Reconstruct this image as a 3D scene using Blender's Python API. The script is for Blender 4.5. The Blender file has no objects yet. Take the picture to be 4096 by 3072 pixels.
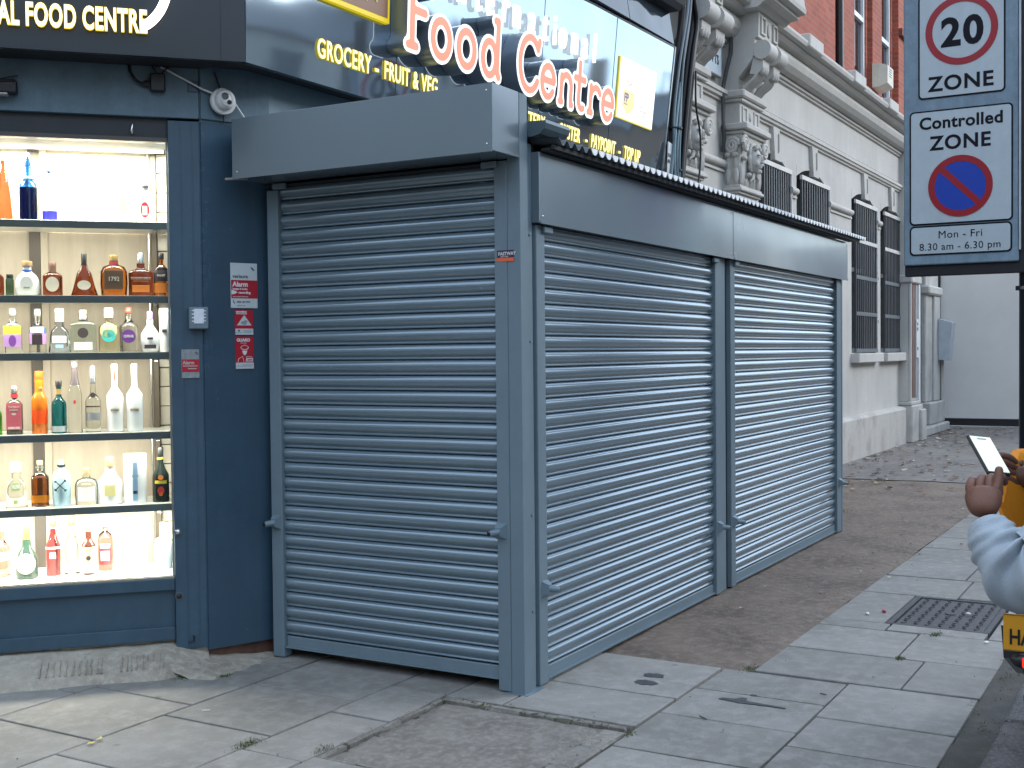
import bpy, bmesh, math, random
import numpy as np
from mathutils import Vector, Matrix, noise
random.seed(7)
PI = math.pi
sc = bpy.context.scene
col = sc.collection
R = math.radians

# ------------------------------------------------------------ camera
cd_ = bpy.data.cameras.new('camera'); cam = bpy.data.objects.new('camera', cd_); col.objects.link(cam)
cam_loc = Vector((-4.5054, -2.5478, 1.5))
yaw, pit, roll = 0.523011558, -0.0260200630, -0.0100184719
fw = Vector((math.cos(yaw)*math.cos(pit), math.sin(yaw)*math.cos(pit), math.sin(pit)))
rt = Vector((math.sin(yaw), -math.cos(yaw), 0)); up = rt.cross(fw)
r2 = math.cos(roll)*rt + math.sin(roll)*up; u2 = -math.sin(roll)*rt + math.cos(roll)*up
M = Matrix((r2, u2, -fw)).transposed().to_4x4(); M.translation = cam_loc
cam.matrix_world = M
cd_.sensor_width = 36; cd_.lens = 36*4764.62/4096; cd_.clip_end = 600; cd_.clip_start = .05
sc.camera = cam
# ------------------------------------------------------------ sky, sun, exposure
world = bpy.data.worlds.new('World'); sc.world = world; world.use_nodes = True
wn = world.node_tree; wn.nodes.clear()
sky = wn.nodes.new('ShaderNodeTexSky'); sky.sky_type = 'NISHITA'; sky.sun_disc = False
EX = 1.85
SUN_EL, SUN_AZ = R(24), math.atan2(-.80, .60)       # azimuth measured from +x
sky.sun_elevation = SUN_EL; sky.sun_rotation = PI/2 - SUN_AZ
sky.air_density = 1.0; sky.dust_density = .6; sky.ozone_density = 2.2; sky.altitude = 20
# thin overcast: a pale cloud layer over the whole sky, a little uneven
tcw = wn.nodes.new('ShaderNodeTexCoord'); cn = wn.nodes.new('ShaderNodeTexNoise'); cn.inputs['Scale'].default_value = 2.2; cn.inputs['Detail'].default_value = 5
wn.links.new(tcw.outputs['Generated'], cn.inputs[0])
cr = wn.nodes.new('ShaderNodeMapRange'); cr.inputs[1].default_value = .3; cr.inputs[2].default_value = .7; cr.inputs[3].default_value = .45; cr.inputs[4].default_value = .82; wn.links.new(cn.outputs[0], cr.inputs[0])
cm = wn.nodes.new('ShaderNodeMix'); cm.data_type = 'RGBA'; cm.inputs[7].default_value = (3.75, 4.35, 5.05, 1)
wn.links.new(cr.outputs[0], cm.inputs[0]); wn.links.new(sky.outputs[0], cm.inputs[6])
bg = wn.nodes.new('ShaderNodeBackground'); bg.inputs[1].default_value = .13
wo = wn.nodes.new('ShaderNodeOutputWorld')
wn.links.new(cm.outputs[2], bg.inputs[0]); wn.links.new(bg.outputs[0], wo.inputs[0])
sl = bpy.data.lights.new('sun', 'SUN'); sl.energy = .5; sl.angle = R(30); sl.color = (1, .97, .93)
so = bpy.data.objects.new('sun', sl); col.objects.link(so)
sd = Vector((math.cos(SUN_AZ)*math.cos(SUN_EL), math.sin(SUN_AZ)*math.cos(SUN_EL), math.sin(SUN_EL)))
so.rotation_euler = sd.to_track_quat('Z', 'Y').to_euler()
so.location = (10, -20, 20)
vs = sc.view_settings; vs.view_transform = 'Standard'; vs.look = 'None'; vs.exposure = EX; vs.gamma = 1; vs.use_curve_mapping = False
sc.cycles.max_bounces = 12; sc.cycles.transparent_max_bounces = 12; sc.cycles.transmission_bounces = 10
sc.cycles.sample_clamp_indirect = 4; sc.cycles.caustics_refractive = False; sc.cycles.caustics_reflective = False

# ------------------------------------------------------------ materials
MATS = {}
def mat(name, c, rough=.5, metal=0, var=.12, scale=6, bump=0, bscale=40, spec=.5, dirt=None, coat=0, detail=4, trans=0, ior=1.45, emit=None, es=0, stretch=None, warp=0, world=False, streak=0):
    if name in MATS: return MATS[name]
    m = bpy.data.materials.new(name); m.use_nodes = True; nt = m.node_tree; b = nt.nodes['Principled BSDF']
    L = nt.links
    tc = nt.nodes.new('ShaderNodeTexCoord'); vec = tc.outputs['Object']
    if world: vec = nt.nodes.new('ShaderNodeNewGeometry').outputs['Position']
    if stretch:
        mp = nt.nodes.new('ShaderNodeMapping'); mp.inputs['Scale'].default_value = stretch; L.new(vec, mp.inputs[0]); vec = mp.outputs[0]
    n = nt.nodes.new('ShaderNodeTexNoise'); n.inputs['Scale'].default_value = scale; n.inputs['Detail'].default_value = detail
    n.inputs['Roughness'].default_value = .65; L.new(vec, n.inputs[0])
    mx = nt.nodes.new('ShaderNodeMix'); mx.data_type = 'RGBA'
    lo = [max(0, x*(1-var)) for x in c]; hi = [min(1, x*(1+var)) for x in c]
    if dirt: lo = dirt
    mx.inputs[6].default_value = (*lo, 1); mx.inputs[7].default_value = (*hi, 1)
    mr = nt.nodes.new('ShaderNodeMapRange'); mr.inputs[1].default_value = .3; mr.inputs[2].default_value = .7 if not dirt else .5
    L.new(n.outputs[0], mr.inputs[0]); L.new(mr.outputs[0], mx.inputs[0]); bc = mx.outputs[2]
    if streak:      # rain-washed dust: long vertical marks plus fine scuffs, in world space so that no two pieces repeat
        gp = nt.nodes.new('ShaderNodeNewGeometry'); mp_ = nt.nodes.new('ShaderNodeMapping'); mp_.inputs['Scale'].default_value = (9, 9, .55); L.new(gp.outputs['Position'], mp_.inputs[0])
        ns = nt.nodes.new('ShaderNodeTexNoise'); ns.inputs['Scale'].default_value = 1; ns.inputs['Detail'].default_value = 5; ns.inputs['Roughness'].default_value = .7; L.new(mp_.outputs[0], ns.inputs[0])
        nf = nt.nodes.new('ShaderNodeTexNoise'); nf.inputs['Scale'].default_value = 22; nf.inputs['Detail'].default_value = 7; nf.inputs['Roughness'].default_value = .8; L.new(gp.outputs['Position'], nf.inputs[0])
        ad = nt.nodes.new('ShaderNodeMath'); ad.operation = 'ADD'; L.new(ns.outputs[0], ad.inputs[0]); L.new(nf.outputs[0], ad.inputs[1])
        rr_ = nt.nodes.new('ShaderNodeMapRange'); rr_.inputs[1].default_value = .75; rr_.inputs[2].default_value = 1.3; rr_.inputs[3].default_value = 1-streak; rr_.inputs[4].default_value = 1+streak; L.new(ad.outputs[0], rr_.inputs[0])
        hv = nt.nodes.new('ShaderNodeHueSaturation'); L.new(rr_.outputs[0], hv.inputs['Value']); L.new(bc, hv.inputs['Color']); bc = hv.outputs[0]
        r2_ = nt.nodes.new('ShaderNodeMapRange'); r2_.inputs[1].default_value = .7; r2_.inputs[2].default_value = 1.3; r2_.inputs[3].default_value = max(.03, rough-.02); r2_.inputs[4].default_value = rough+.02+streak*.6; L.new(ad.outputs[0], r2_.inputs[0]); L.new(r2_.outputs[0], b.inputs['Roughness'])
    L.new(bc, b.inputs['Base Color'])
    b.inputs['Roughness'].default_value = rough
    b.inputs['Metallic'].default_value = metal
    b.inputs['Specular IOR Level'].default_value = spec; b.inputs['Coat Weight'].default_value = coat; b.inputs['Coat Roughness'].default_value = .1
    b.inputs['Transmission Weight'].default_value = trans; b.inputs['IOR'].default_value = ior
    if emit: b.inputs['Emission Color'].default_value = (*emit, 1); b.inputs['Emission Strength'].default_value = es
    if bump:
        n2 = nt.nodes.new('ShaderNodeTexNoise'); n2.inputs['Scale'].default_value = bscale; n2.inputs['Detail'].default_value = 6; L.new(vec, n2.inputs[0])
        bp = nt.nodes.new('ShaderNodeBump'); bp.inputs['Strength'].default_value = bump; bp.inputs['Distance'].default_value = .01
        L.new(n2.outputs[0], bp.inputs['Height']); L.new(bp.outputs[0], b.inputs['Normal'])
    if warp:   # very slow waviness of sheet metal
        n3 = nt.nodes.new('ShaderNodeTexNoise'); n3.inputs['Scale'].default_value = 2.2; n3.inputs['Detail'].default_value = 1; L.new(vec, n3.inputs[0])
        bp = nt.nodes.new('ShaderNodeBump'); bp.inputs['Strength'].default_value = warp; bp.inputs['Distance'].default_value = .05
        L.new(n3.outputs[0], bp.inputs['Height']); L.new(bp.outputs[0], b.inputs['Normal'])
    MATS[name] = m
    return m
def mixc(nt, fac, a, b):
    m = nt.nodes.new('ShaderNodeMix'); m.data_type = 'RGBA'
    for i, v in ((6, a), (7, b)):
        if isinstance(v, tuple): m.inputs[i].default_value = (*v, 1)
        else: nt.links.new(v, m.inputs[i])
    nt.links.new(fac, m.inputs[0]); return m.outputs[2]
def stone(name, base, dark, light, rough=.85, big=1.3, fine=60, bump=.35, moss=None, mossamt=.62):
    m = bpy.data.materials.new(name); m.use_nodes = True; nt = m.node_tree; L = nt.links; b = nt.nodes['Principled BSDF']
    g = nt.nodes.new('ShaderNodeNewGeometry'); P = g.outputs['Position']
    def nz(s, d=5, r=.6):
        n = nt.nodes.new('ShaderNodeTexNoise'); n.inputs['Scale'].default_value = s; n.inputs['Detail'].default_value = d; n.inputs['Roughness'].default_value = r
        L.new(P, n.inputs[0]); return n.outputs[0]
    def rmp(o, a, c):
        r_ = nt.nodes.new('ShaderNodeMapRange'); r_.inputs[1].default_value = a; r_.inputs[2].default_value = c; L.new(o, r_.inputs[0]); return r_.outputs[0]
    oi = nt.nodes.new('ShaderNodeObjectInfo')
    c1 = mixc(nt, rmp(nz(big), .35, .68), dark, base)
    c2 = mixc(nt, rmp(nz(big*7, 6, .7), .45, .75), c1, light)
    sp = nt.nodes.new('ShaderNodeTexVoronoi'); sp.inputs['Scale'].default_value = fine*3; L.new(P, sp.inputs[0])
    hs = nt.nodes.new('ShaderNodeHueSaturation'); L.new(c2, hs.inputs['Color'])
    v = nt.nodes.new('ShaderNodeMapRange'); v.inputs[3].default_value = .86; v.inputs[4].default_value = 1.12; L.new(oi.outputs['Random'], v.inputs[0]); L.new(v.outputs[0], hs.inputs['Value'])
    out = hs.outputs[0]
    fn = nz(fine, 6, .75)
    out = mixc(nt, rmp(fn, .62, .80), out, dark)
    if name == 'paving_stone':      # chewing-gum spots, pale lime blooms, sharp grit
        n0 = nt.nodes.new('ShaderNodeTexVoronoi'); n0.inputs['Scale'].default_value = 5.5; n0.inputs['Randomness'].default_value = 1; L.new(P, n0.inputs[0])
        q1 = nt.nodes.new('ShaderNodeMapRange'); q1.inputs[1].default_value = .10; q1.inputs[2].default_value = .075; L.new(n0.outputs['Distance'], q1.inputs[0])
        q2 = nt.nodes.new('ShaderNodeMapRange'); q2.inputs[1].default_value = .55; q2.inputs[2].default_value = .60; L.new(n0.outputs['Color'], q2.inputs[0])
        q3 = nt.nodes.new('ShaderNodeMath'); q3.operation = 'MULTIPLY'; L.new(q1.outputs[0], q3.inputs[0]); L.new(q2.outputs[0], q3.inputs[1])
        q4 = nt.nodes.new('ShaderNodeMath'); q4.operation = 'MULTIPLY'; q4.inputs[1].default_value = .35; L.new(q3.outputs[0], q4.inputs[0]); out = mixc(nt, q4.outputs[0], out, (.07, .068, .065))
        out = mixc(nt, rmp(nz(11, 8, .8), .66, .74), out, (.36, .355, .335))
        out = mixc(nt, rmp(nz(160, 3, .8), .60, .72), out, (.10, .097, .09))
    if moss: out = mixc(nt, rmp(nz(3.1, 8, .75), mossamt, mossamt+.1), out, moss)
    L.new(out, b.inputs['Base Color'])
    rr = rmp(nz(big*2), .3, .7); rr2 = nt.nodes.new('ShaderNodeMapRange'); rr2.inputs[3].default_value = rough-.18; rr2.inputs[4].default_value = rough+.08; L.new(rr, rr2.inputs[0]); L.new(rr2.outputs[0], b.inputs['Roughness'])
    bp = nt.nodes.new('ShaderNodeBump'); bp.inputs['Strength'].default_value = bump; bp.inputs['Distance'].default_value = .006; L.new(fn, bp.inputs['Height']); L.new(bp.outputs[0], b.inputs['Normal'])
    MATS[name] = m; return m
def emat(name, c, s):
    if name in MATS: return MATS[name]
    m = bpy.data.materials.new(name); m.use_nodes = True; b = m.node_tree.nodes['Principled BSDF']
    b.inputs['Base Color'].default_value = (*[min(.8, x*.4) for x in c], 1); b.inputs['Roughness'].default_value = .35
    b.inputs['Emission Color'].default_value = (*c, 1); b.inputs['Emission Strength'].default_value = s/2**EX
    MATS[name] = m; return m
def glassm(name, c, rough=.03):
    return mat('glass_'+name, c, rough, trans=1, var=.04, ior=1.4)
def pane_mat():
    m = bpy.data.materials.new('window_glass'); m.use_nodes = True; nt = m.node_tree; nt.nodes.clear()
    o = nt.nodes.new('ShaderNodeOutputMaterial'); t = nt.nodes.new('ShaderNodeBsdfTransparent'); t.inputs[0].default_value = (.95, .97, .96, 1)
    g = nt.nodes.new('ShaderNodeBsdfGlossy'); g.inputs['Roughness'].default_value = .02
    f = nt.nodes.new('ShaderNodeFresnel'); f.inputs[0].default_value = 1.22; x = nt.nodes.new('ShaderNodeMixShader')
    nt.links.new(f.outputs[0], x.inputs[0]); nt.links.new(t.outputs[0], x.inputs[1]); nt.links.new(g.outputs[0], x.inputs[2]); nt.links.new(x.outputs[0], o.inputs[0])
    return m
shut = mat('shutter_grey', (.175, .245, .295), .17, .38, var=.05, scale=1.2, spec=.75, coat=.7, world=True)
hood = mat('hood_grey', (.165, .215, .25), .27, .38, var=.05, scale=.8, warp=.10, spec=.6, coat=.5, world=True)
steel = mat('post_grey', (.155, .215, .255), .40, var=.06, scale=4, spec=.5, warp=.06, world=True, streak=.05)
navy = mat('navy_paint', (.044, .090, .132), .38, var=.12, scale=5, spec=.5, warp=.06, world=True, streak=.09)
navy2 = mat('blue_grey_paint', (.115, .185, .235), .45, var=.14, scale=4, warp=.05, world=True, streak=.18)
black = mat('black_plastic', (.012, .013, .016), .4, var=.1)
darkpanel = mat('gloss_fascia', (.32, .40, .47), .05, .88, var=.06, scale=2, spec=.8, warp=.05)
darkfront = mat('satin_fascia', (.022, .030, .038), .28, var=.08, scale=2, spec=.5)
white = mat('white_plastic', (.75, .77, .78), .4, var=.03)
chrome = mat('bright_metal', (.75, .75, .75), .25, 1, var=.05)
cream = mat('painted_render', (.53, .522, .492), .8, var=.10, scale=.9, bump=.25, bscale=18, world=True, streak=.07)
creamd = mat('weathered_render', (.47, .465, .44), .85, var=.2, scale=2.2, bump=.4, bscale=14, world=True, streak=.10)
plinthm = mat('plinth_render', (.50, .485, .455), .85, dirt=(.36, .33, .295), var=.05, scale=1.6, bump=.4, bscale=12, world=True, streak=.12)
darkglass = mat('dark_glass', (.015, .018, .022), .08, var=.1, spec=.6)
ironm = mat('dark_iron', (.055, .060, .068), .5, var=.1)
slabm = stone('paving_stone', (.28, .270, .252), (.19, .182, .166), (.33, .32, .30), big=1.7, fine=70, bump=.35)
bedm = stone('joint_dirt', (.075, .072, .062), (.045, .045, .038), (.10, .095, .085), fine=90, bump=.9, moss=(.05, .068, .022), mossamt=.56)
asphm = stone('old_tarmac', (.225, .175, .138), (.110, .083, .066), (.285, .235, .195), big=2.4, fine=110, bump=1.3, moss=(.06, .062, .04), mossamt=.66)
concm = stone('yard_concrete', (.235, .215, .198), (.14, .122, .11), (.29, .272, .255), big=.9, fine=60, bump=.6, moss=(.06, .068, .035), mossamt=.66)
mortm = stone('mortar', (.47, .435, .36), (.30, .26, .21), (.56, .53, .45), big=3, fine=40, bump=1.0, moss=(.07, .08, .04), mossamt=.64)
roadm = stone('road_asphalt', (.06, .06, .062), (.045, .045, .048), (.08, .08, .08), fine=120, bump=1)
granm = stone('granite', (.17, .165, .16), (.07, .068, .07), (.26, .25, .245), big=9, fine=60, bump=1.0, moss=(.05, .06, .03), mossamt=.6)
def brickmat():
    m = bpy.data.materials.new('red_brick'); m.use_nodes = True; nt = m.node_tree; L = nt.links; b = nt.nodes['Principled BSDF']
    g = nt.nodes.new('ShaderNodeNewGeometry'); s = nt.nodes.new('ShaderNodeSeparateXYZ'); L.new(g.outputs['Position'], s.inputs[0])
    a = nt.nodes.new('ShaderNodeMath'); a.operation = 'ADD'; L.new(s.outputs[0], a.inputs[0]); L.new(s.outputs[1], a.inputs[1])
    c = nt.nodes.new('ShaderNodeCombineXYZ'); L.new(a.outputs[0], c.inputs[0]); L.new(s.outputs[2], c.inputs[1])
    br = nt.nodes.new('ShaderNodeTexBrick'); L.new(c.outputs[0], br.inputs[0]); br.inputs['Scale'].default_value = 1
    br.inputs['Brick Width'].default_value = .225; br.inputs['Row Height'].default_value = .075; br.inputs['Mortar Size'].default_value = .006
    br.inputs['Color1'].default_value = (.40, .095, .05, 1); br.inputs['Color2'].default_value = (.30, .066, .038, 1); br.inputs['Mortar'].default_value = (.26, .17, .14, 1)
    n = nt.nodes.new('ShaderNodeTexNoise'); n.inputs['Scale'].default_value = 1.5; n.inputs['Detail'].default_value = 6; L.new(g.outputs['Position'], n.inputs[0])
    hs = nt.nodes.new('ShaderNodeHueSaturation'); mr = nt.nodes.new('ShaderNodeMapRange'); mr.inputs[3].default_value = .7; mr.inputs[4].default_value = 1.3
    L.new(n.outputs[0], mr.inputs[0]); L.new(mr.outputs[0], hs.inputs['Value']); L.new(br.outputs[0], hs.inputs['Color']); L.new(hs.outputs[0], b.inputs['Base Color'])
    b.inputs['Roughness'].default_value = .85
    bp = nt.nodes.new('ShaderNodeBump'); bp.inputs['Strength'].default_value = .6; bp.inputs['Distance'].default_value = .008; bp.invert = True
    L.new(br.outputs['Fac'], bp.inputs['Height']); L.new(bp.outputs[0], b.inputs['Normal'])
    return m
brick = brickmat(); glass = pane_mat()

# ------------------------------------------------------------ mesh helpers
class MB:
    def __init__(s): s.v = []; s.f = []
    def add(s, v, f):
        o = len(s.v); s.v += [tuple(p) for p in v]; s.f += [tuple(i+o for i in q) for q in f]; return s
    def box(s, x0, x1, y0, y1, z0, z1):
        v = [(x, y, z) for x in (x0, x1) for y in (y0, y1) for z in (z0, z1)]
        return s.add(v, [(0, 1, 3, 2), (4, 6, 7, 5), (0, 4, 5, 1), (2, 3, 7, 6), (0, 2, 6, 4), (1, 5, 7, 3)])
    def bbox(s, x0, x1, y0, y1, z0, z1, c=.004):      # box with chamfered edges on all sides (convex hull of inset corners)
        P = []
        for sx in (0, 1):
            for sy in (0, 1):
                for sz in (0, 1):
                    X, Y, Z = (x0, x1)[sx], (y0, y1)[sy], (z0, z1)[sz]; dx, dy, dz = (1-2*sx)*c, (1-2*sy)*c, (1-2*sz)*c
                    P += [(X+dx, Y+dy, Z), (X+dx, Y, Z+dz), (X, Y+dy, Z+dz)]
        bm = bmesh.new(); [bm.verts.new(p) for p in P]; bmesh.ops.convex_hull(bm, input=bm.verts)
        bmesh.ops.dissolve_limit(bm, angle_limit=.01, verts=bm.verts, edges=bm.edges)
        bm.verts.index_update(); v = [tuple(q.co) for q in bm.verts]; f = [[q.index for q in fc.verts] for fc in bm.faces]; bm.free()
        return s.add(v, f)
    def prism(s, poly, lo, hi, ax='y'):    # poly in the two other axes
        def P(a, b, t): return {'x': (t, a, b), 'y': (a, t, b), 'z': (a, b, t)}[ax]
        n = len(poly); v = [P(a, b, lo) for a, b in poly] + [P(a, b, hi) for a, b in poly]
        f = [tuple(range(n)), tuple(range(2*n-1, n-1, -1))] + [(i, i+n, (i+1) % n+n, (i+1) % n) for i in range(n)]
        return s.add(v, f)
    def tube(s, pts, r, n=8, cap=True):
        pts = [Vector(p) for p in pts]; rs = r if isinstance(r, (list, tuple)) else [r]*len(pts); rings = []
        prev = None
        for i, p in enumerate(pts):
            d = (pts[min(i+1, len(pts)-1)] - pts[max(i-1, 0)]).normalized()
            a = (prev - d*prev.dot(d)) if prev else d.orthogonal()
            a.normalize(); prev = a; b = d.cross(a)
            rings.append([p + (a*math.cos(2*PI*k/n) + b*math.sin(2*PI*k/n))*rs[i] for k in range(n)])
        v = [q for rg in rings for q in rg]; f = []
        for i in range(len(pts)-1):
            for k in range(n): f.append((i*n+k, i*n+(k+1) % n, (i+1)*n+(k+1) % n, (i+1)*n+k))
        if cap: f += [tuple(range(n-1, -1, -1)), tuple(range((len(pts)-1)*n, len(pts)*n))]
        return s.add(v, f)
    def lathe(s, prof, cx=0, cy=0, n=20, sq=2, dr=1, a0=0, a1=2*PI):      # prof [(r,z)], sq superellipse power, dr depth ratio
        v = []; f = []; full = abs(a1-a0-2*PI) < 1e-6; m = n if full else n+1
        for r, z in prof:
            for k in range(m):
                a = a0+(a1-a0)*k/n; c, t = math.cos(a), math.sin(a)
                q = (abs(c)**sq+abs(t)**sq)**(-1/sq) if sq != 2 else 1
                v.append((cx+r*c*q, cy+r*t*q*dr, z))
        for i in range(len(prof)-1):
            for k in range(m if full else n): f.append((i*m+k, i*m+(k+1) % m, (i+1)*m+(k+1) % m, (i+1)*m+k))
        if full: f += [tuple(range(m-1, -1, -1)), tuple(range((len(prof)-1)*m, len(prof)*m))]
        return s.add(v, f)
    def ell(s, c, r, n=12, m=8):
        v = []; f = []
        for i in range(m+1):
            t = PI*i/m
            for k in range(n):
                a = 2*PI*k/n; v.append((c[0]+r[0]*math.sin(t)*math.cos(a), c[1]+r[1]*math.sin(t)*math.sin(a), c[2]-r[2]*math.cos(t)))
        for i in range(m):
            for k in range(n): f.append((i*n+k, i*n+(k+1) % n, (i+1)*n+(k+1) % n, (i+1)*n+k))
        return s.add(v, f)
    def mesh(s, name, smooth=False):
        me = bpy.data.meshes.new(name); me.from_pydata(s.v, [], s.f); me.update()
        bm = bmesh.new(); bm.from_mesh(me); bmesh.ops.recalc_face_normals(bm, faces=bm.faces); bm.to_mesh(me); bm.free()
        if smooth:
            me.polygons.foreach_set('use_smooth', [True]*len(me.polygons))
            try: me.set_sharp_from_angle(angle=R(smooth if smooth > 1 else 40))
            except Exception: pass
        return me
def obj(name, mb, m, parent=None, smooth=False, loc=None, rot=None, kind=None, label=None):
    me = mb.mesh(name, smooth) if isinstance(mb, MB) else mb
    if m is not None: me.materials.clear(); me.materials.append(m)
    o = bpy.data.objects.new(name, me); col.objects.link(o)
    if parent: o.parent = parent
    if loc: o.location = loc
    if rot: o.rotation_euler = rot
    if kind: o['kind'] = kind
    if label: o['label'] = label
    return o
def thing(name, label, cat, loc=(0, 0, 0), rz=0, group=None, rot=None):
    o = bpy.data.objects.new(name, None); col.objects.link(o); o.empty_display_size = .1
    o.location = loc; o.rotation_euler = rot or (0, 0, rz); o['label'] = label; o['category'] = cat
    if group: o['group'] = group
    return o
def tag(o, label, cat, group=None):
    o['label'] = label; o['category'] = cat
    if group: o['group'] = group
    return o
def B(*a): return MB().box(*a)
def BB(*a, c=.004): return MB().bbox(*a, c=c)
def share(name, me, parent, loc, rot=None, scale=None):
    o = bpy.data.objects.new(name, me); col.objects.link(o); o.parent = parent; o.location = loc
    if rot: o.rotation_euler = rot
    if scale: o.scale = scale
    return o
def curve_mesh(cu, xs=1.0, mapf=None):
    o = bpy.data.objects.new('t', cu); col.objects.link(o)
    dg = bpy.context.evaluated_depsgraph_get(); me = bpy.data.meshes.new_from_object(o.evaluated_get(dg), depsgraph=dg)
    bpy.data.objects.remove(o); bpy.data.curves.remove(cu)
    for v in me.vertices:
        x, y, z = v.co; p = (x*xs, -z, y); v.co = mapf(*p) if mapf else p
    return me
FONT_K = .73      # cap height of the built-in font per unit of size
def text(name, s, h, m, parent, loc=(0, 0, 0), ext=.001, bold=0, xs=1.0, align='LEFT', mapf=None, shear=0, space=1, rot=None):
    cu = bpy.data.curves.new(name, 'FONT'); cu.body = s; cu.size = h/FONT_K; cu.extrude = ext; cu.offset = bold; cu.align_x = align; cu.shear = shear
    cu.space_character = space; cu.resolution_u = 4; cu.bevel_depth = 0
    me = curve_mesh(cu, xs, mapf); me.name = name
    return obj(name, me, m, parent, loc=loc, rot=rot)
def sdf_mesh(strokes, r, ext, mapf=None, step=None):
    """solid with the outline of fat pen strokes (lists of points), built once from a distance grid"""
    segs = [(np.array(a, float), np.array(b, float)) for st in strokes for a, b in zip(st[:-1], st[1:])]
    allp = np.array([p for s_ in segs for p in s_]); lo = allp.min(0)-r*1.6; hi = allp.max(0)+r*1.6
    step = step or r/3.2; nx, ny = int((hi[0]-lo[0])/step)+2, int((hi[1]-lo[1])/step)+2
    X, Y = np.meshgrid(lo[0]+np.arange(nx)*step, lo[1]+np.arange(ny)*step, indexing='ij'); D = np.full(X.shape, 9.)
    for a, b in segs:
        d = b-a; L2 = max(d@d, 1e-12); t = np.clip(((X-a[0])*d[0]+(Y-a[1])*d[1])/L2, 0, 1)
        D = np.minimum(D, np.hypot(X-a[0]-t*d[0], Y-a[1]-t*d[1]))
    D = D-r; D[np.abs(D) < 1e-7] = 1e-7; nxt = {}
    def ip(i, j, k, l):
        a, b = D[i, j], D[k, l]; t = a/(a-b); return (round(float(X[i, j]+t*(X[k, l]-X[i, j])), 7), round(float(Y[i, j]+t*(Y[k, l]-Y[i, j])), 7))
    for i in range(nx-1):
        for j in range(ny-1):
            c = [D[i, j] < 0, D[i+1, j] < 0, D[i+1, j+1] < 0, D[i, j+1] < 0]
            if all(c) or not any(c): continue
            cs = [(i, j), (i+1, j), (i+1, j+1), (i, j+1)]; ent = []; ex = []
            for e in range(4):
                f_ = (e+1) % 4
                if c[e] != c[f_]:
                    p = ip(*cs[e], *cs[f_])
                    (ex if c[e] else ent).append(p)
            for a, b in zip(ex, ent): nxt[a] = b
    cu = bpy.data.curves.new('s', 'CURVE'); cu.dimensions = '2D'; cu.fill_mode = 'BOTH'; cu.extrude = ext
    while nxt:
        p0, p = nxt.popitem(); loop = [p0]
        while p != p0 and p in nxt: loop.append(p); p = nxt.pop(p)
        if len(loop) < 6: continue
        loop = loop[::2] if len(loop) > 40 else loop
        sp = cu.splines.new('POLY'); sp.points.add(len(loop)-1); sp.use_cyclic_u = True
        for k, q in enumerate(loop): sp.points[k].co = (q[0], q[1], 0, 1)
    return curve_mesh(cu, 1, mapf)
def arc(cx, cy, rx, ry, a0, a1, n=14): return [(cx+rx*math.cos(R(a0+(a1-a0)*i/n)), cy+ry*math.sin(R(a0+(a1-a0)*i/n))) for i in range(n+1)]
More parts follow.
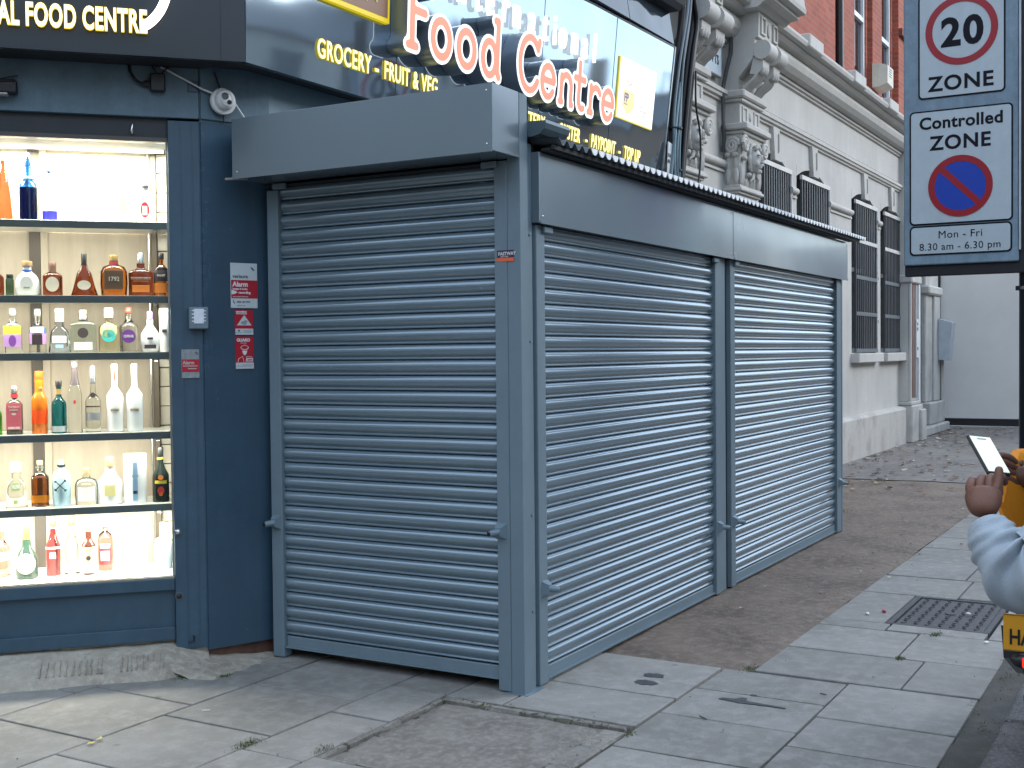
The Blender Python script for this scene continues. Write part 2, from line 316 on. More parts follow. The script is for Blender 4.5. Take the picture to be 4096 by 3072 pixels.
# ============================================================ GROUND
def ground():
    g = obj('ground', B(-90, 120, -90, 90, -1.2, -.16), roadm, kind='structure')
    pv = obj('pavement', B(-14, .845, -1.86, 4.2, -.6, -.022), bedm, kind='structure')
    MB2 = MB().box(.845, 19.6, -1.86, -.70, -.6, -.022)
    p2 = obj('pavement', MB2, bedm, kind='structure')
    # slabs: (x0,x1,y0,y1)
    S = []
    def row(y0, y1, xs):
        for a, b in zip(xs[:-1], xs[1:]): S.append((a, b, y0, y1))
    ext = lambda x, n, st=.57: [x-st*k for k in range(n, 0, -1)]
    row(-.60, .02, [.27, .845]); S.append((-.165, .27, -.60, .02))
    row(.02, .31, [-.165, .25, .845])
    row(-1.19, -.605, ext(-1.06, 9, .6)+[-1.06, -.90, -.41, .06, .47, .845])
    row(-1.745, -1.19, ext(-1.28, 9, .6)+[-1.28, -.68, -.11, .30, .845])
    row(.31, .615, ext(-1.68, 8, .56)+[-1.68, -1.12, -.58, -.15, .25, .845])
    row(.615, 1.20, ext(-1.50, 8, .56)+[-1.50, -.95, -.40, .15, .845])
    row(1.20, 1.80, ext(-1.32, 8, .55)+[-1.32, -.79, -.13])
    row(1.20, 1.42, [-.13, .40])
    row(1.80, 2.40, ext(-1.45, 8, .55)+[-1.45, -.90])
    row(2.40, 3.0, ext(-1.70, 7, .55)+[-1.70]); row(3.0, 3.6, ext(-1.9, 6, .6))
    row(-.60, .31, ext(-1.06, 2, .6)+[-1.06]); row(-.60, -.14, ext(-2.26, 6, .6)+[-2.26]); row(-.14, .31, ext(-2.26, 6, .56)+[-2.26])
    S += [(-.90, -.62, 1.80, 2.10), (-1.45, -1.15, 2.40, 2.62), (-1.70, -1.45, 2.40, 2.95)]
    # beyond the corner, along the kiosk
    S += [(.87, 1.40, -1.415, -.74), (.87, 1.40, -1.745, -1.415), (1.40, 1.95, -1.28, -.74), (1.40, 1.98, -1.745, -1.28), (1.95, 2.13, -1.10, -.74),
          (2.13, 2.97, -1.06, -.74), (1.98, 2.14, -1.60, -1.10), (1.98, 2.34, -1.745, -1.61), (2.34, 3.0, -1.745, -1.61), (2.97, 3.58, -1.30, -.74), (3.0, 3.58, -1.745, -1.30)]
    x = 3.58; k = 0
    while x < 19:
        w1 = .60+.05*math.sin(k*2.1); S.append((x, x+w1, -1.25, -.75)); S.append((x+.0, x+w1, -1.745, -1.25)); x += w1; k += 1
    rnd = random.Random(3)
    for a, b, c, d in S:
        g_ = .004+rnd.random()*.003; h = rnd.uniform(-.0022, .0022)
        mb = MB().bbox(-(b-a)/2+g_, (b-a)/2-g_, -(d-c)/2+g_, (d-c)/2-g_, -.05, 0, c=.003)
        mb.v = [(px+rnd.uniform(-.0015, .0015), py+rnd.uniform(-.0015, .0015), pz) for px, py, pz in mb.v]
        par = pv if (a+b)/2 < .845 else p2
        obj('paving_slab', mb, slabm, par, loc=((a+b)/2, (c+d)/2, h), rot=(rnd.uniform(-.0015, .0015), rnd.uniform(-.0015, .0015), rnd.uniform(-.003, .003)))
    # tarmac and yard, one irregular sheet with small undulation
    def sheet(name, x0, x1, y0, y1, nx, ny, z, amp, m, fx=None):
        mb = MB(); 
        for i in range(nx+1):
            for j in range(ny+1):
                X = x0+(x1-x0)*i/nx; Y = y0+(y1-y0)*j/ny
                zz = z+amp*noise.noise((X*1.3, Y*1.3, 3)) + amp*.5*noise.noise((X*5, Y*5, 1))
                if fx: X, Y, zz = fx(i/nx, j/ny, X, Y, zz)
                mb.v.append((X, Y, zz))
        for i in range(nx):
            for j in range(ny): a = i*(ny+1)+j; mb.f.append((a, a+ny+1, a+ny+2, a+1))
        return obj(name, mb, m, kind='structure', smooth=60)
    def f1(u, v, X, Y, Z):
        if u == 0: X += .03*noise.noise((Y*4, 0, 0))
        if v == 0: Y += .012*noise.noise((X*7, 1, 0)); Z -= .012
        if u < .05 and v < .4: Z -= .01*(1-u/.05)
        return X, Y, Z
    sheet('tarmac_strip', .85, 9.45, -.735, 1.75, 90, 26, -.004, .010, asphm, f1)
    sheet('yard_concrete', 9.47, 19.75, -.73, 1.95, 60, 16, .002, .010, concm)
    # sub-base that fills under them
    obj('sub_base', B(.86, 19.8, -.70, 1.9, -.6, -.035), bedm, kind='structure')
    # dirt strip, kerb stones, road
    def f2(u, v, X, Y, Z): return X, Y+(.02*noise.noise((X*6, 0, 0)) if v in (0, 1) else 0), Z
    sheet('dirt_strip', -6, 19, -1.88, -1.735, 160, 5, -.008, .010, bedm, f2)
    kb = obj('kerb', B(-14, 30, -2.03, -1.87, -.6, -.05), bedm, kind='structure')
    x = -6.0; rnd = random.Random(5)
    while x < 12:
        w = rnd.uniform(.35, .9)
        mb = MB().bbox(x+.006, x+w-.006, -2.035, -1.872, -.3, .002, c=.012)
        bm_v = [(px+rnd.uniform(-.004, .004), py+rnd.uniform(-.004, .004), pz+rnd.uniform(-.006, .004)) for px, py, pz in mb.v]; mb.v = bm_v
        obj('kerb_stone', mb, granm, kb); x += w
ground()

# slanted mortar bed under the shop front
def mortar_bed():
    n = 60; mb = MB(); A = Vector((-.355, 1.75, 0)); d = Vector((-.729, .6845, 0)); nrm = Vector((-.6845, -.729, 0))
    m = 9
    for i in range(n+1):
        s = -.16+2.5*i/n
        for j in range(m+1):
            t = j/m; wv = .30+.03*noise.noise((s*4, 0, 0)) + (.06 if s > .9 else 0)
            if s < .05: wv *= .55+.45*max(0, (s+.16)/.21)
            p = A+d*s+nrm*(t*wv-.05)
            z = .118-.102*t**1.5+.006*noise.noise((s*9, t*4, 0))-(.03 if j == m else 0)
            if s < 0: z -= .05*(1-t)*min(1, -s/.16)
            mb.v.append((p.x, p.y, z))
    for i in range(n):
        for j in range(m): a = i*(m+1)+j; mb.f.append((a, a+m+1, a+m+2, a+1))
    o = obj('mortar_bed', mb, mortm, kind='structure', smooth=60)
    # finger-width scratches of the float: little raised ribs left between them
    fx0 = MB(); n2, m2 = 16, 10
    for i in range(n2+1):
        for j in range(m2+1):
            X = -.50+.62*i/n2; Y = 1.30+.34*j/m2; e = (j/m2)**1.4; fx0.v.append((X, Y, -.012+.062*e*min(1, 1.25-i/n2*.8)+.006*noise.noise((X*12, Y*12, 0))-(.02 if j == 0 or i == 0 else 0)))
    for i in range(n2):
        for j in range(m2): a = i*(m2+1)+j; fx0.f.append((a, a+m2+1, a+m2+2, a+1))
    obj('mortar_patch', fx0, mortm, kind='structure', smooth=60)
    rb = MB(); rnd = random.Random(2)
    for (s0, s1) in ((.05, .26), (.33, .60)):
        s = s0
        while s < s1:
            for t0, t1 in ((.50, .66), (.68, .84)):
                p = A+d*s+nrm*(t0*.3-.05); q = A+d*(s+rnd.uniform(-.004, .004))+nrm*(t1*.3-.05)
                z0, z1 = .122-.102*t0**1.5, .122-.102*t1**1.5
                rb.tube([(p.x, p.y, z0), (q.x, q.y, z1)], .004, 5)
            s += rnd.uniform(.018, .032)
    obj('trowel_ridge', rb, mortm, o, kind='stuff')
mortar_bed()

# recessed concrete-filled cover in front of the kiosk
t = thing('inspection_cover', 'worn concrete-filled cover with crumbling edges set in the slabs before the kiosk corner', 'cover', (-.61, -.14, 0))
def cover():
    rnd = random.Random(9); nx, ny = 40, 40; mb = MB(); a, b, c, d = -.42, .40, -.35, .42
    for i in range(nx+1):
        for j in range(ny+1):
            X = a+(b-a)*i/nx; Y = c+(d-c)*j/ny; e = min(X-a, b-X, Y-c, d-Y)
            Z = -.006+.004*noise.noise((X*8, Y*8, 0))+.003*noise.noise((X*30, Y*30, 0)) - (.012 if e < .03 else 0)
            # tooled joints that imitate setts
            for L_ in (-.1, .17):
                if abs(X-L_) < .012 and noise.noise((Y*5, L_, 0)) > -.2: Z -= .006
            if abs(Y+.02) < .012 and noise.noise((X*5, 3, 0)) > -.2: Z -= .006
            mb.v.append((X+.006*noise.noise((Y*14, 2, 0)), Y+.006*noise.noise((X*14, 5, 0)), Z))
    for i in range(nx):
        for j in range(ny): q = i*(ny+1)+j; mb.f.append((q, q+ny+1, q+ny+2, q+1))
    obj('concrete_infill', mb, stone('cover_concrete', (.23, .215, .19), (.14, .125, .11), (.30, .285, .26), big=4, fine=80, bump=1.1), t, smooth=60)
    obj('cover_bed', B(-.445, .445, -.455, .445, -.05, -.020), bedm, t)
    # narrow frame strips of the surrounding mortar, in broken pieces
    for (x0, x1, y0, y1) in ((.405, .438, -.43, .44), (-.44, .40, .425, .448), (-.44, -.425, -.44, .42), (-.43, .40, -.452, -.36)):
        L_ = max(x1-x0, y1-y0); k = 0
        while k < L_-.05:
            w = rnd.uniform(.07, .25); w = min(w, L_-k)
            if x1-x0 > y1-y0: m_ = BB(x0+k+.002, x0+k+w-.002, y0, y1, -.03, rnd.uniform(-.004, .001), c=.004)
            else: m_ = BB(x0, x1, y0+k+.002, y0+k+w-.002, -.03, rnd.uniform(-.004, .001), c=.004)
            m_.v = [(p[0]+rnd.uniform(-.004, .004), p[1]+rnd.uniform(-.004, .004), p[2]) for p in m_.v]
            obj('frame_strip', m_, MATS.get('cover_frame') or stone('cover_frame', (.25, .235, .21), (.15, .14, .12), (.31, .30, .275), big=5, fine=50, bump=.9, moss=(.07, .08, .04), mossamt=.6), t); k += w
cover()
t = thing('manhole_cover', 'square iron manhole cover with raised lettering pattern sunk in the grey slabs', 'manhole cover', (2.55, -1.335, 0))
def manhole():
    im = mat('worn_iron', (.085, .085, .09), .6, .3, var=.2, scale=20, bump=.4)
    obj('frame', MB().box(-.41, .41, -.265, -.235, -.04, -.001).box(-.41, .41, .235, .265, -.04, -.001).box(-.41, -.38, -.235, .235, -.04, -.001).box(.38, .41, -.235, .235, -.04, -.001), im, t)
    obj('lid', BB(-.372, .372, -.228, .228, -.04, -.006, c=.003), im, t)
    mb = MB()
    for i in range(14):
        for j in range(7):
            x = -.335+.0515*i; y = -.19+.063*j
            if abs(x) < .07 and abs(y) < .04: continue
            a = .5 if (i+j) % 2 else -.5; c, s_ = math.cos(a)*.017, math.sin(a)*.017
            mb.tube([(x-c, y-s_, -.003), (x+c, y+s_, -.003)], .0045, 5)
    obj('tread_bars', mb, im, t, kind='stuff')
    obj('keyhole', MB().lathe([(.03, -.005), (.03, -.001), (.02, .0)], 0, 0, 14), im, t)
manhole()

# ============================================================ KIOSK
def shutter_slat(w, name='slat'):
    prof = [(0, -.008), (-.0015, -.003), (-.0035, .004), (-.010, .0100), (-.019, .0140), (-.030, .0150), (-.040, .0125), (-.049, .0080), (-.054, .0030), (-.0565, .0012),
            (-.0585, .004), (-.062, .0065), (-.0655, .0065), (-.068, .004), (-.0695, -.001), (-.0705, -.009)]
    mb = MB(); n = len(prof)
    for X in (0, w):
        mb.v += [(X, -d, z) for z, d in prof]; mb.v += [(X, .008, prof[-1][0]), (X, .008, 0)]
    m = n+2
    for i in range(m): mb.f.append((i, (i+1) % m, (i+1) % m+m, i+m))
    mb.f += [tuple(range(m)), tuple(range(2*m-1, m-1, -1))]
    return mb.mesh(name, 35)
def lock_mb(flip=1):
    mb = MB()
    mb.add([(-.028, 0, -.035), (.028, 0, -.035), (.028, 0, .035), (-.028, 0, .035), (-.014, -.03, -.018), (.014, -.03, -.018), (.014, -.03, .018), (-.014, -.03, .018)],
           [(0, 1, 5, 4), (1, 2, 6, 5), (2, 3, 7, 6), (3, 0, 4, 7), (4, 5, 6, 7), (0, 3, 2, 1)])
    ax = Vector((-.45*flip, -.9, -.1)).normalized(); p = Vector((0, -.02, 0))
    mb.tube([p, p+ax*.045, p+ax*.05], [.016, .014, .011], 12); return mb
def roller_shutter(label, loc, rz, w, rails, hood_box, z_bot, n, group, locks, pitch=.0715, lines=None, toploc=None):
    """local x along the opening, -y out. rails: list of (x0,x1,y0) guide rails; hood_box (x0,x1,y0,y1,z0,z1)"""
    t = thing('roller_shutter', label, 'roller shutter', loc, rz, group)
    me = shutter_slat(w); me.materials.append(shut); rnd = random.Random(w)
    x0 = rails[0][1]-.012
    for k in range(n):
        share('slat', me, t, (x0, .030+rnd.uniform(-.0008, .0008), z_bot+.066+pitch*(n-k)), rot=(rnd.uniform(-.012, .012), rnd.uniform(-.0004, .0004), 0))
    obj('bottom_rail', MB().bbox(rails[0][1]+.002, rails[0][1]+w-.028, .020, .048, z_bot, z_bot+.062, c=.003).box(rails[0][1]+.002, rails[0][1]+w-.028, .008, .0205, z_bot+.004, z_bot+.012), steel, t)
    for (a, b, z1) in rails: obj('guide_rail', BB(a, b, 0, .06, .006, z1, c=.003), steel, t)
    a, b, c, d, e, f = hood_box
    hb = MB().bbox(a, b, c, d, e, f, c=.002); hb.box(a+.003, b-.003, c-.006, c+.001, e-.004, e+.008)
    obj('hood', hb, hood, t)
    sm = MB().lathe([(.005, 0), (.004, .002), (0, .003)], 0, 0, 8).mesh('hood_screw', 60); sm.materials.append(chrome)
    for X, Z in ((a+.03, e+.03), (b-.03, e+.03), (b-.03, f-.03)): share('hood_screw', sm, t, (X, c, Z), rot=(PI/2, 0, 0))
    for X, Z, fl in locks:
        o = obj('bullet_lock', lock_mb(fl), steel, t, smooth=30, loc=(X, 0, Z))
        obj('keyhole', MB().lathe([(.0105, 0), (.0105, .001)], 0, 0, 10), black, o, loc=(-.026*fl, -.0665, -.0055), rot=(PI/2+.1, 0, -.46*fl*1))
    for X, Z in toploc or ():
        obj('stop_plate', BB(X-.04, X+.04, -.018, .0, Z-.014, Z+.014, c=.003), steel, t)
    return t
SG_ = 'grey roller shutters around the kiosk'
front = roller_shutter('narrow front roller shutter of the kiosk, facing the street corner in flat grey', (0, 0, 0), -PI/2, 1.256, [(-1.436, -1.366, 2.31), (-.133, -.068, 2.34)],
    (-1.452, -.003, -.222, 0, 2.345, 2.628), .048, 31, SG_, [(-1.40, .675, 1), (-.112, .715, 1)], toploc=[(-1.345, 2.325), (-.15, 2.325)])
side1 = roller_shutter('wide side roller shutter nearest the kiosk corner post, glossy grey slats', (0, 0, 0), 0, 2.204, [(.142, .22, 2.07), (2.40, 2.50, 2.07)],
    (.12, 2.638, -.03, .20, 2.074, 2.385), .010, 28, SG_, [(.19, .44, -1), (2.44, .42, -1)], toploc=[(.23, 2.05), (2.385, 2.05)])
side2 = roller_shutter('far side roller shutter of the kiosk, ending by the white building', (0, 0, 0), 0, 2.482, [(2.67, 2.75, 2.07), (5.208, 5.34, 2.07)],
    (2.644, 5.44, -.03, .20, 2.074, 2.385), .010, 28, SG_, [(2.71, .42, -1), (5.27, .41, -1)], toploc=[(2.76, 2.05)])
obj('seam_channel', B(2.50, 2.60, .012, .06, .006, 2.07), steel, side1)
kio = thing('kiosk_frame', 'grey steel kiosk frame with corner post and corrugated lean-to roof against the shop', 'kiosk', (0, 0, 0))
def kiosk():
    obj('corner_post', MB().bbox(.001, .070, 0.001, .0665, .002, 2.625, c=.002), steel, kio)
    obj('corner_channel', MB().bbox(.0705, .126, .012, .07, .002, 2.42, c=.002), steel, kio)
    obj('foot_plate', B(-.01, .15, -.02, .09, -.001, .004), steel, kio)
    for z in (2.02, 1.55, .78, .35):
        obj('fixing_bolt', MB().lathe([(.007, 0), (.006, .006), (0, .007)], 0, 0, 8), steel, kio, loc=(.098, .012, z), rot=(PI/2, 0, 0))
    for x in (.131, 2.635): 
        obj('gap_shade_strip', B(x-.004, x+.010 if x < 1 else x+.035, .03, .06, .006, 2.07), black, kio)  # black strips put in as the shade of the open gaps
    obj('end_panel', B(5.34, 5.37, .005, 1.55, .004, 2.37), steel, kio)
    obj('end_post', B(5.342, 5.374, -.002, .05, .004, 2.07), steel, kio)
    obj('front_leak_block', MB().tube([(.10, .03, 2.44), (.10, 1.44, 2.44)], .095, 16).box(.004, .19, .07, 1.45, 2.325, 2.335), MATS.get('dark_trim') or mat('dark_trim', (.02, .025, .03), .6), kio)  # dark tube and sheet added to block light leaking past the front hood
    obj('header_leak_block', MB().box(.20, .205, .07, 1.45, 2.34, 2.62), MATS['dark_trim'], kio)  # sheet added against the same light leak
    obj('side_leak_block', MB().tube([(.16, .10, 2.20), (5.36, .10, 2.20)], .09, 16).box(.15, 5.33, .10, .11, 1.98, 2.36), MATS['dark_trim'], kio)  # dark tube and sheet added likewise to close off the side hoods
    # corrugated roof sheet rising to the wall
    mb = MB(); P = .0755; x0, x1 = .13, 5.62; seg = 8; n = int((x1-x0)/P*seg)
    for i in range(n+1):
        x = x0+P/seg*i; c = .0135*math.cos(2*PI*(x-x0)/P)
        for y, z in ((-.125, 2.425), (1.46, 2.62)): mb.v.append((x, y, z+c))
        for y, z in ((-.125, 2.421), (1.46, 2.616)): mb.v.append((x, y, z+c))
    for i in range(n):
        a, b = 4*i, 4*i+4; mb.f += [(a, b, b+1, a+1), (a+2, a+3, b+3, b+2), (a, a+2, b+2, b), (a+1, b+1, b+3, a+3)]
    obj('corrugated_sheet', mb, mat('roof_sheet', (.12, .145, .165), .5, var=.15, scale=3), kio, smooth=50)
    gap_disc = MB().prism([(-.030, .0135), (.030, .0135)]+[(.030*math.cos(R(a)), .0125-.028*math.sin(R(a))) for a in range(0, 181, 20)], -.002, .002).mesh('bright_gap_disc')  # white discs standing in for the bright gaps under the corrugations
    gap_disc.materials.append(mat('bright_gap_disc', (.92, .95, .96), .4, var=.01))
    for k in range(int((x1-.42)/P)+1):
        x = x0+P*(round((.42-x0)/P)+k)+P/2
        if x < x1: share('bright_gap_disc', gap_disc, kio, (x, -.131, 2.422))
    obj('eaves_shade_strip', B(.13, 5.56, -.10, -.085, 2.392, 2.41), mat('dark_trim', (.02, .025, .03), .6), kio)  # near-black strip standing in for the shade under the roof edge
    obj('roof_joist', MB().box(.13, 5.45, -.08, -.035, 2.388, 2.40).box(.13, 5.4, .70, .76, 2.42, 2.49), MATS['dark_trim'], kio)
    # half-round gutter stub beside the post
    g = MB()
    prof = [(-.055, .045), (-.058, .05), (-.062, .03), (-.055, .0), (-.03, -.03), (0, -.04), (.03, -.04), (.03, .05)]
    g.prism([(y, z*.75) for y, z in prof], .071, .30, 'x'); obj('gutter', g, mat('gutter_paint', (.08, .12, .14), .22, var=.05, spec=.7), kio, loc=(0, -.03, 2.475))
kiosk()
o = obj('sticker', BB(-.1185, -.0335, -.0012, 0, 0, .034, c=.0005), mat('sticker_purple', (.05, .025, .07), .35), loc=(0, 0, 1.915), rot=(0, 0, -PI/2)); tag(o, 'small purple and orange installer sticker on the kiosk corner post', 'sticker')
obj('orange_band', B(-.1200, -.0330, -.0024, -.0013, -.015, .001), mat('sticker_orange', (.75, .14, .05), .4), o)
text('lettering', 'FASTWAY', .015, mat('sticker_white', (.8, .8, .8), .5), o, loc=(-.112, -.0022, .012), ext=.0004, bold=.0004, xs=.95)
text('lettering', 'SHUTTERS', .006, MATS['sticker_white'], o, loc=(-.100, -.0022, .003), ext=.0004)
# ============================================================ SHOP
CR = R(-43.2)                                     # the canted shop front: local x to the right, y inward
CO = Vector((-.36, 1.74, 0))
cdir = Vector((math.cos(CR), math.sin(CR), 0)); cin = Vector((-math.sin(CR), math.cos(CR), 0))
def CW(x, y, z=0): return CO+cdir*x+cin*y+Vector((0, 0, z))
P1 = CW(.155, -.02); P2 = Vector((.073, 1.484, 0))
shop = thing('corner_shop', 'dark blue-grey corner shop with a canted front and lit display window', 'shop', (CO.x, CO.y, 0), CR)
def toC(p): 
    d = p-CO; return (d.dot(cdir), d.dot(cin))
def shopbuild():
    xl = -2.3
    # upper wall band following the footprint, down to the kiosk
    pw = [toC(P1), toC(P2), toC(Vector((4.62, 1.49, 0))), toC(Vector((4.62, 1.75, 0))), toC(Vector((.3, 1.75, 0))), (.158, .35)]
    obj('side_wall', MB().prism(pw[:1]+pw[1:], .075, 2.93, 'z'), mat('shop_wall', (.15, .24, .295), .5, var=.10, scale=2.5, bump=.1, world=True, streak=.09), shop)
    obj('brick_base', MB().prism([(x, y+.02) for x, y in pw], -.03, .0745, 'z'), mat('base_brown', (.13, .07, .05), .9, var=.3, scale=12, bump=.5), shop)
    # smooth painted pilaster skins
    a, b = toC(P1), toC(P2); d = Vector((b[0]-a[0], b[1]-a[1], 0)).normalized(); n = Vector((d.y, -d.x, 0)); n = n if n.y < 0 else -n
    f = [(a[0], a[1]), (b[0]-.02*d.x, b[1]-.02*d.y), (b[0]-.02*d.x+n.x*.012, b[1]-.02*d.y+n.y*.012), (a[0]+n.x*.012-.0*d.x, a[1]+n.y*.012)]
    obj('pilaster_panel', MB().prism(f, .075, 2.627, 'z'), mat('pilaster_paint', (.045, .088, .132), .22, var=.08, scale=5, warp=.05, spec=.6, world=True, streak=.08), shop)
    obj('pilaster', MB().bbox(.0065, .1535, -.02, .345, .085, 2.627, c=.002), navy, shop)
    obj('corner_bead', MB().tube([(.153, -.021, .085), (.153, -.021, 2.627)], .003, 6), navy, shop)
    for x in (.062, .115): obj('seam_bead', B(x, x+.003, -.0225, -.0195, .09, 2.62), navy, shop)
    # beam over the window
    obj('beam', MB().bbox(xl, .1525, -.022, .34, 2.640, 2.93, c=.002), navy2, shop)
    f2 = [(a[0]+.003, a[1]-.002), (b[0], b[1]-.002), (b[0]+n.x*.014, b[1]+n.y*.014), (a[0]+n.x*.014+.002, a[1]+n.y*.014)]
    obj('beam_return', MB().prism(f2, 2.640, 2.93, 'z'), navy2, shop)
    obj('window_head', B(xl, .0055, .012, .30, 2.537, 2.638), mat('dark_head', (.03, .036, .042), .5), shop)
    obj('head_rail', B(xl, .0055, -.004, .011, 2.525, 2.545), mat('bronze_rail', (.09, .085, .075), .4), shop)
    obj('hook', MB().tube([(-.155, .005, 2.605), (-.155, -.012, 2.60), (-.155, -.012, 2.565), (-.155, .004, 2.56)], .006, 6), chrome, shop, smooth=60)
    # below the window
    obj('sill', BB(xl, .0045, -.012, .30, .372, .428, c=.003), navy, shop)
    obj('sill_bead', B(xl, .0045, -.006, .02, .4285, .437), mat('sill_metal', (.28, .27, .22), .4), shop)
    obj('stall_riser', B(xl, .0045, .016, .30, .192, .371), navy, shop)
    obj('skirting', BB(xl, .0045, -.002, .30, .128, .1915, c=.002), navy, shop)
    obj('footing', B(xl, .0045, .03, .3, .0, .127), mortm, shop)
    obj('footing', B(.0065, .1535, .0, .3, .0, .084), mortm, shop)
    # window pane and its slim frame
    p = obj('window_pane', B(xl, .005, .028, .034, .438, 2.524), glass, shop)
    obj('window_frame', MB().box(-.004, .0055, .018, .046, .438, 2.524), mat('alu', (.35, .36, .35), .4, .8), shop)
    # interior of the display window
    inn = mat('panel_beige', (.36, .315, .255), .55, var=.12, scale=3, stretch=(6, 6, .6))
    obj('back_panel', B(xl, -.075, .50, .52, .40, 2.60), inn, shop)
    for x in (-.665, -1.3, -1.9):
        obj('panel_batten', B(x, x+.052, .485, .4995, .43, 2.60), mat('batten_dark', (.06, .05, .042), .5), shop)
        obj('panel_trim', B(x+.054, x+.088, .488, .4995, .43, 2.60), inn, shop)
    obj('upright', MB().bbox(-.078, -.048, .46, .499, .43, 2.60, c=.003), mat('upright_brown', (.12, .10, .075), .45), shop)
    obj('chrome_strut', MB().tube([(-.088, .452, .45), (-.088, .452, 2.55)], .006, 8), chrome, shop, smooth=60)
    tile = BB(0, .196, 0, .012, 0, .096, c=.003).mesh('wall_tile'); tile.materials.append(mat('tile_cream', (.60, .58, .50), .25, var=.04, spec=.6))
    z, k = .44, 0
    obj('tile_grout', B(-.047, .17, .513, .53, .40, 2.6), mat('grout', (.12, .11, .09), .8), shop)
    while z < 2.55:
        off = -.046 if k % 2 else -.046-.10
        for x in (off, off+.2):
            x0 = max(x, -.046); w = min(x+.196, .15)-x0
            if w > .02: share('wall_tile', tile, shop, (x0, .50, z), scale=(w/.196, 1, 1))
        z += .1005; k += 1
    obj('display_wall', MB().box(.006, .14, .35, .499, .40, 2.60), inn, shop)
    obj('display_ceiling', B(xl, .14, .305, .53, 2.60, 2.63), white, shop)
    obj('display_floor', BB(xl, .0045, .302, .499, .40, .436), mat('white_board', (.8, .8, .77), .4), shop)
    obj('display_floor_front', B(xl, .0045, .040, .3015, .4285, .436), MATS['white_board'], shop)
    # building mass above
    up = MB().prism([toC(Vector(q)) for q in ((-.3, 1.75, 0), (4.62, 1.78, 0), (4.62, 9, 0), (-5.5, 9, 0), (-2.4, 3.7, 0))], 4.35, 9.5, 'z')
    obj('upper_wall', up, brick, shop)
    md = MB().prism([toC(Vector(q)) for q in ((-.25, 1.76, 0), (4.61, 1.76, 0), (4.61, 2.2, 0), (-.1, 2.2, 0))], 2.935, 4.35, 'z')
    obj('middle_wall', md, mat('wall_dark', (.05, .06, .07), .7), shop)
    bk = MB().prism([toC(Vector(q)) for q in ((-2.35, 4.0, 0), (-.3, 2.6, 0), (4.61, 2.6, 0), (4.61, 9, 0), (-5.5, 9, 0))], 0, 4.35, 'z')
    obj('shop_interior', bk, MATS['wall_dark'], shop)
shopbuild()

# shelves: each one a thing that could be lifted out
shelfm = mat('shelf_grey', (.12, .15, .155), .45, var=.08, scale=8)
shelf_z = [2.155, 1.797, 1.523, 1.133, .779]
led = emat('led_strip', (1, .93, .74), 5)
names = ['top', 'second', 'middle', 'fourth', 'lowest']
desc = ['grey display shelf, topmost, carrying the blue bottle', 'grey display shelf holding the amber and brown spirits', 'grey display shelf holding gins with round labels', 'grey display shelf holding the orange bottle and white vodkas', 'grey display shelf, lowest, holding the crossed-bones bottle']
for i, z in enumerate(shelf_z):
    t = thing('display_shelf', desc[i], 'shelf', CW(-1.1, .28, z), CR, 'shelves in the lit display window')
    obj('board', B(-1.19, 1.10, -.16, .203, -.022, 0), mat('shelf_top', (.62, .62, .58), .3), t)
    obj('front_edge', BB(-1.19, 1.104, -.172, -.1605, -.036, -.0005, c=.0015), shelfm, t)
    obj('led_strip', B(-1.18, 1.09, -.158, -.150, -.028, -.0225), led, t)
    obj('bracket', MB().box(1.03, 1.045, -.15, .17, -.045, -.023), chrome, t)
def area(x, y, z, sx, sy, e, rx=0, c=(1, .94, .80)):
    l = bpy.data.lights.new('window_light', 'AREA'); l.shape = 'RECTANGLE'; l.size = sx; l.size_y = sy; l.energy = e; l.color = c
    o = bpy.data.objects.new('window_light', l); col.objects.link(o); o.location = CW(x, y, z); o.rotation_euler = (rx, 0, CR)
area(-.55, .16, 2.52, 1.1, .10, 21, R(14)); area(-.55, .14, .74, 1.1, .10, 9.5, R(14))
obj('ceiling_light', B(-1.2, -.01, .31, .335, 2.525, 2.536), led, shop)
for z, e in ((2.11, 2.4), (1.75, 2.3), (1.48, 2.9), (1.09, 3.6)): area(-.55, .135, z, 1.1, .02, e, R(20))

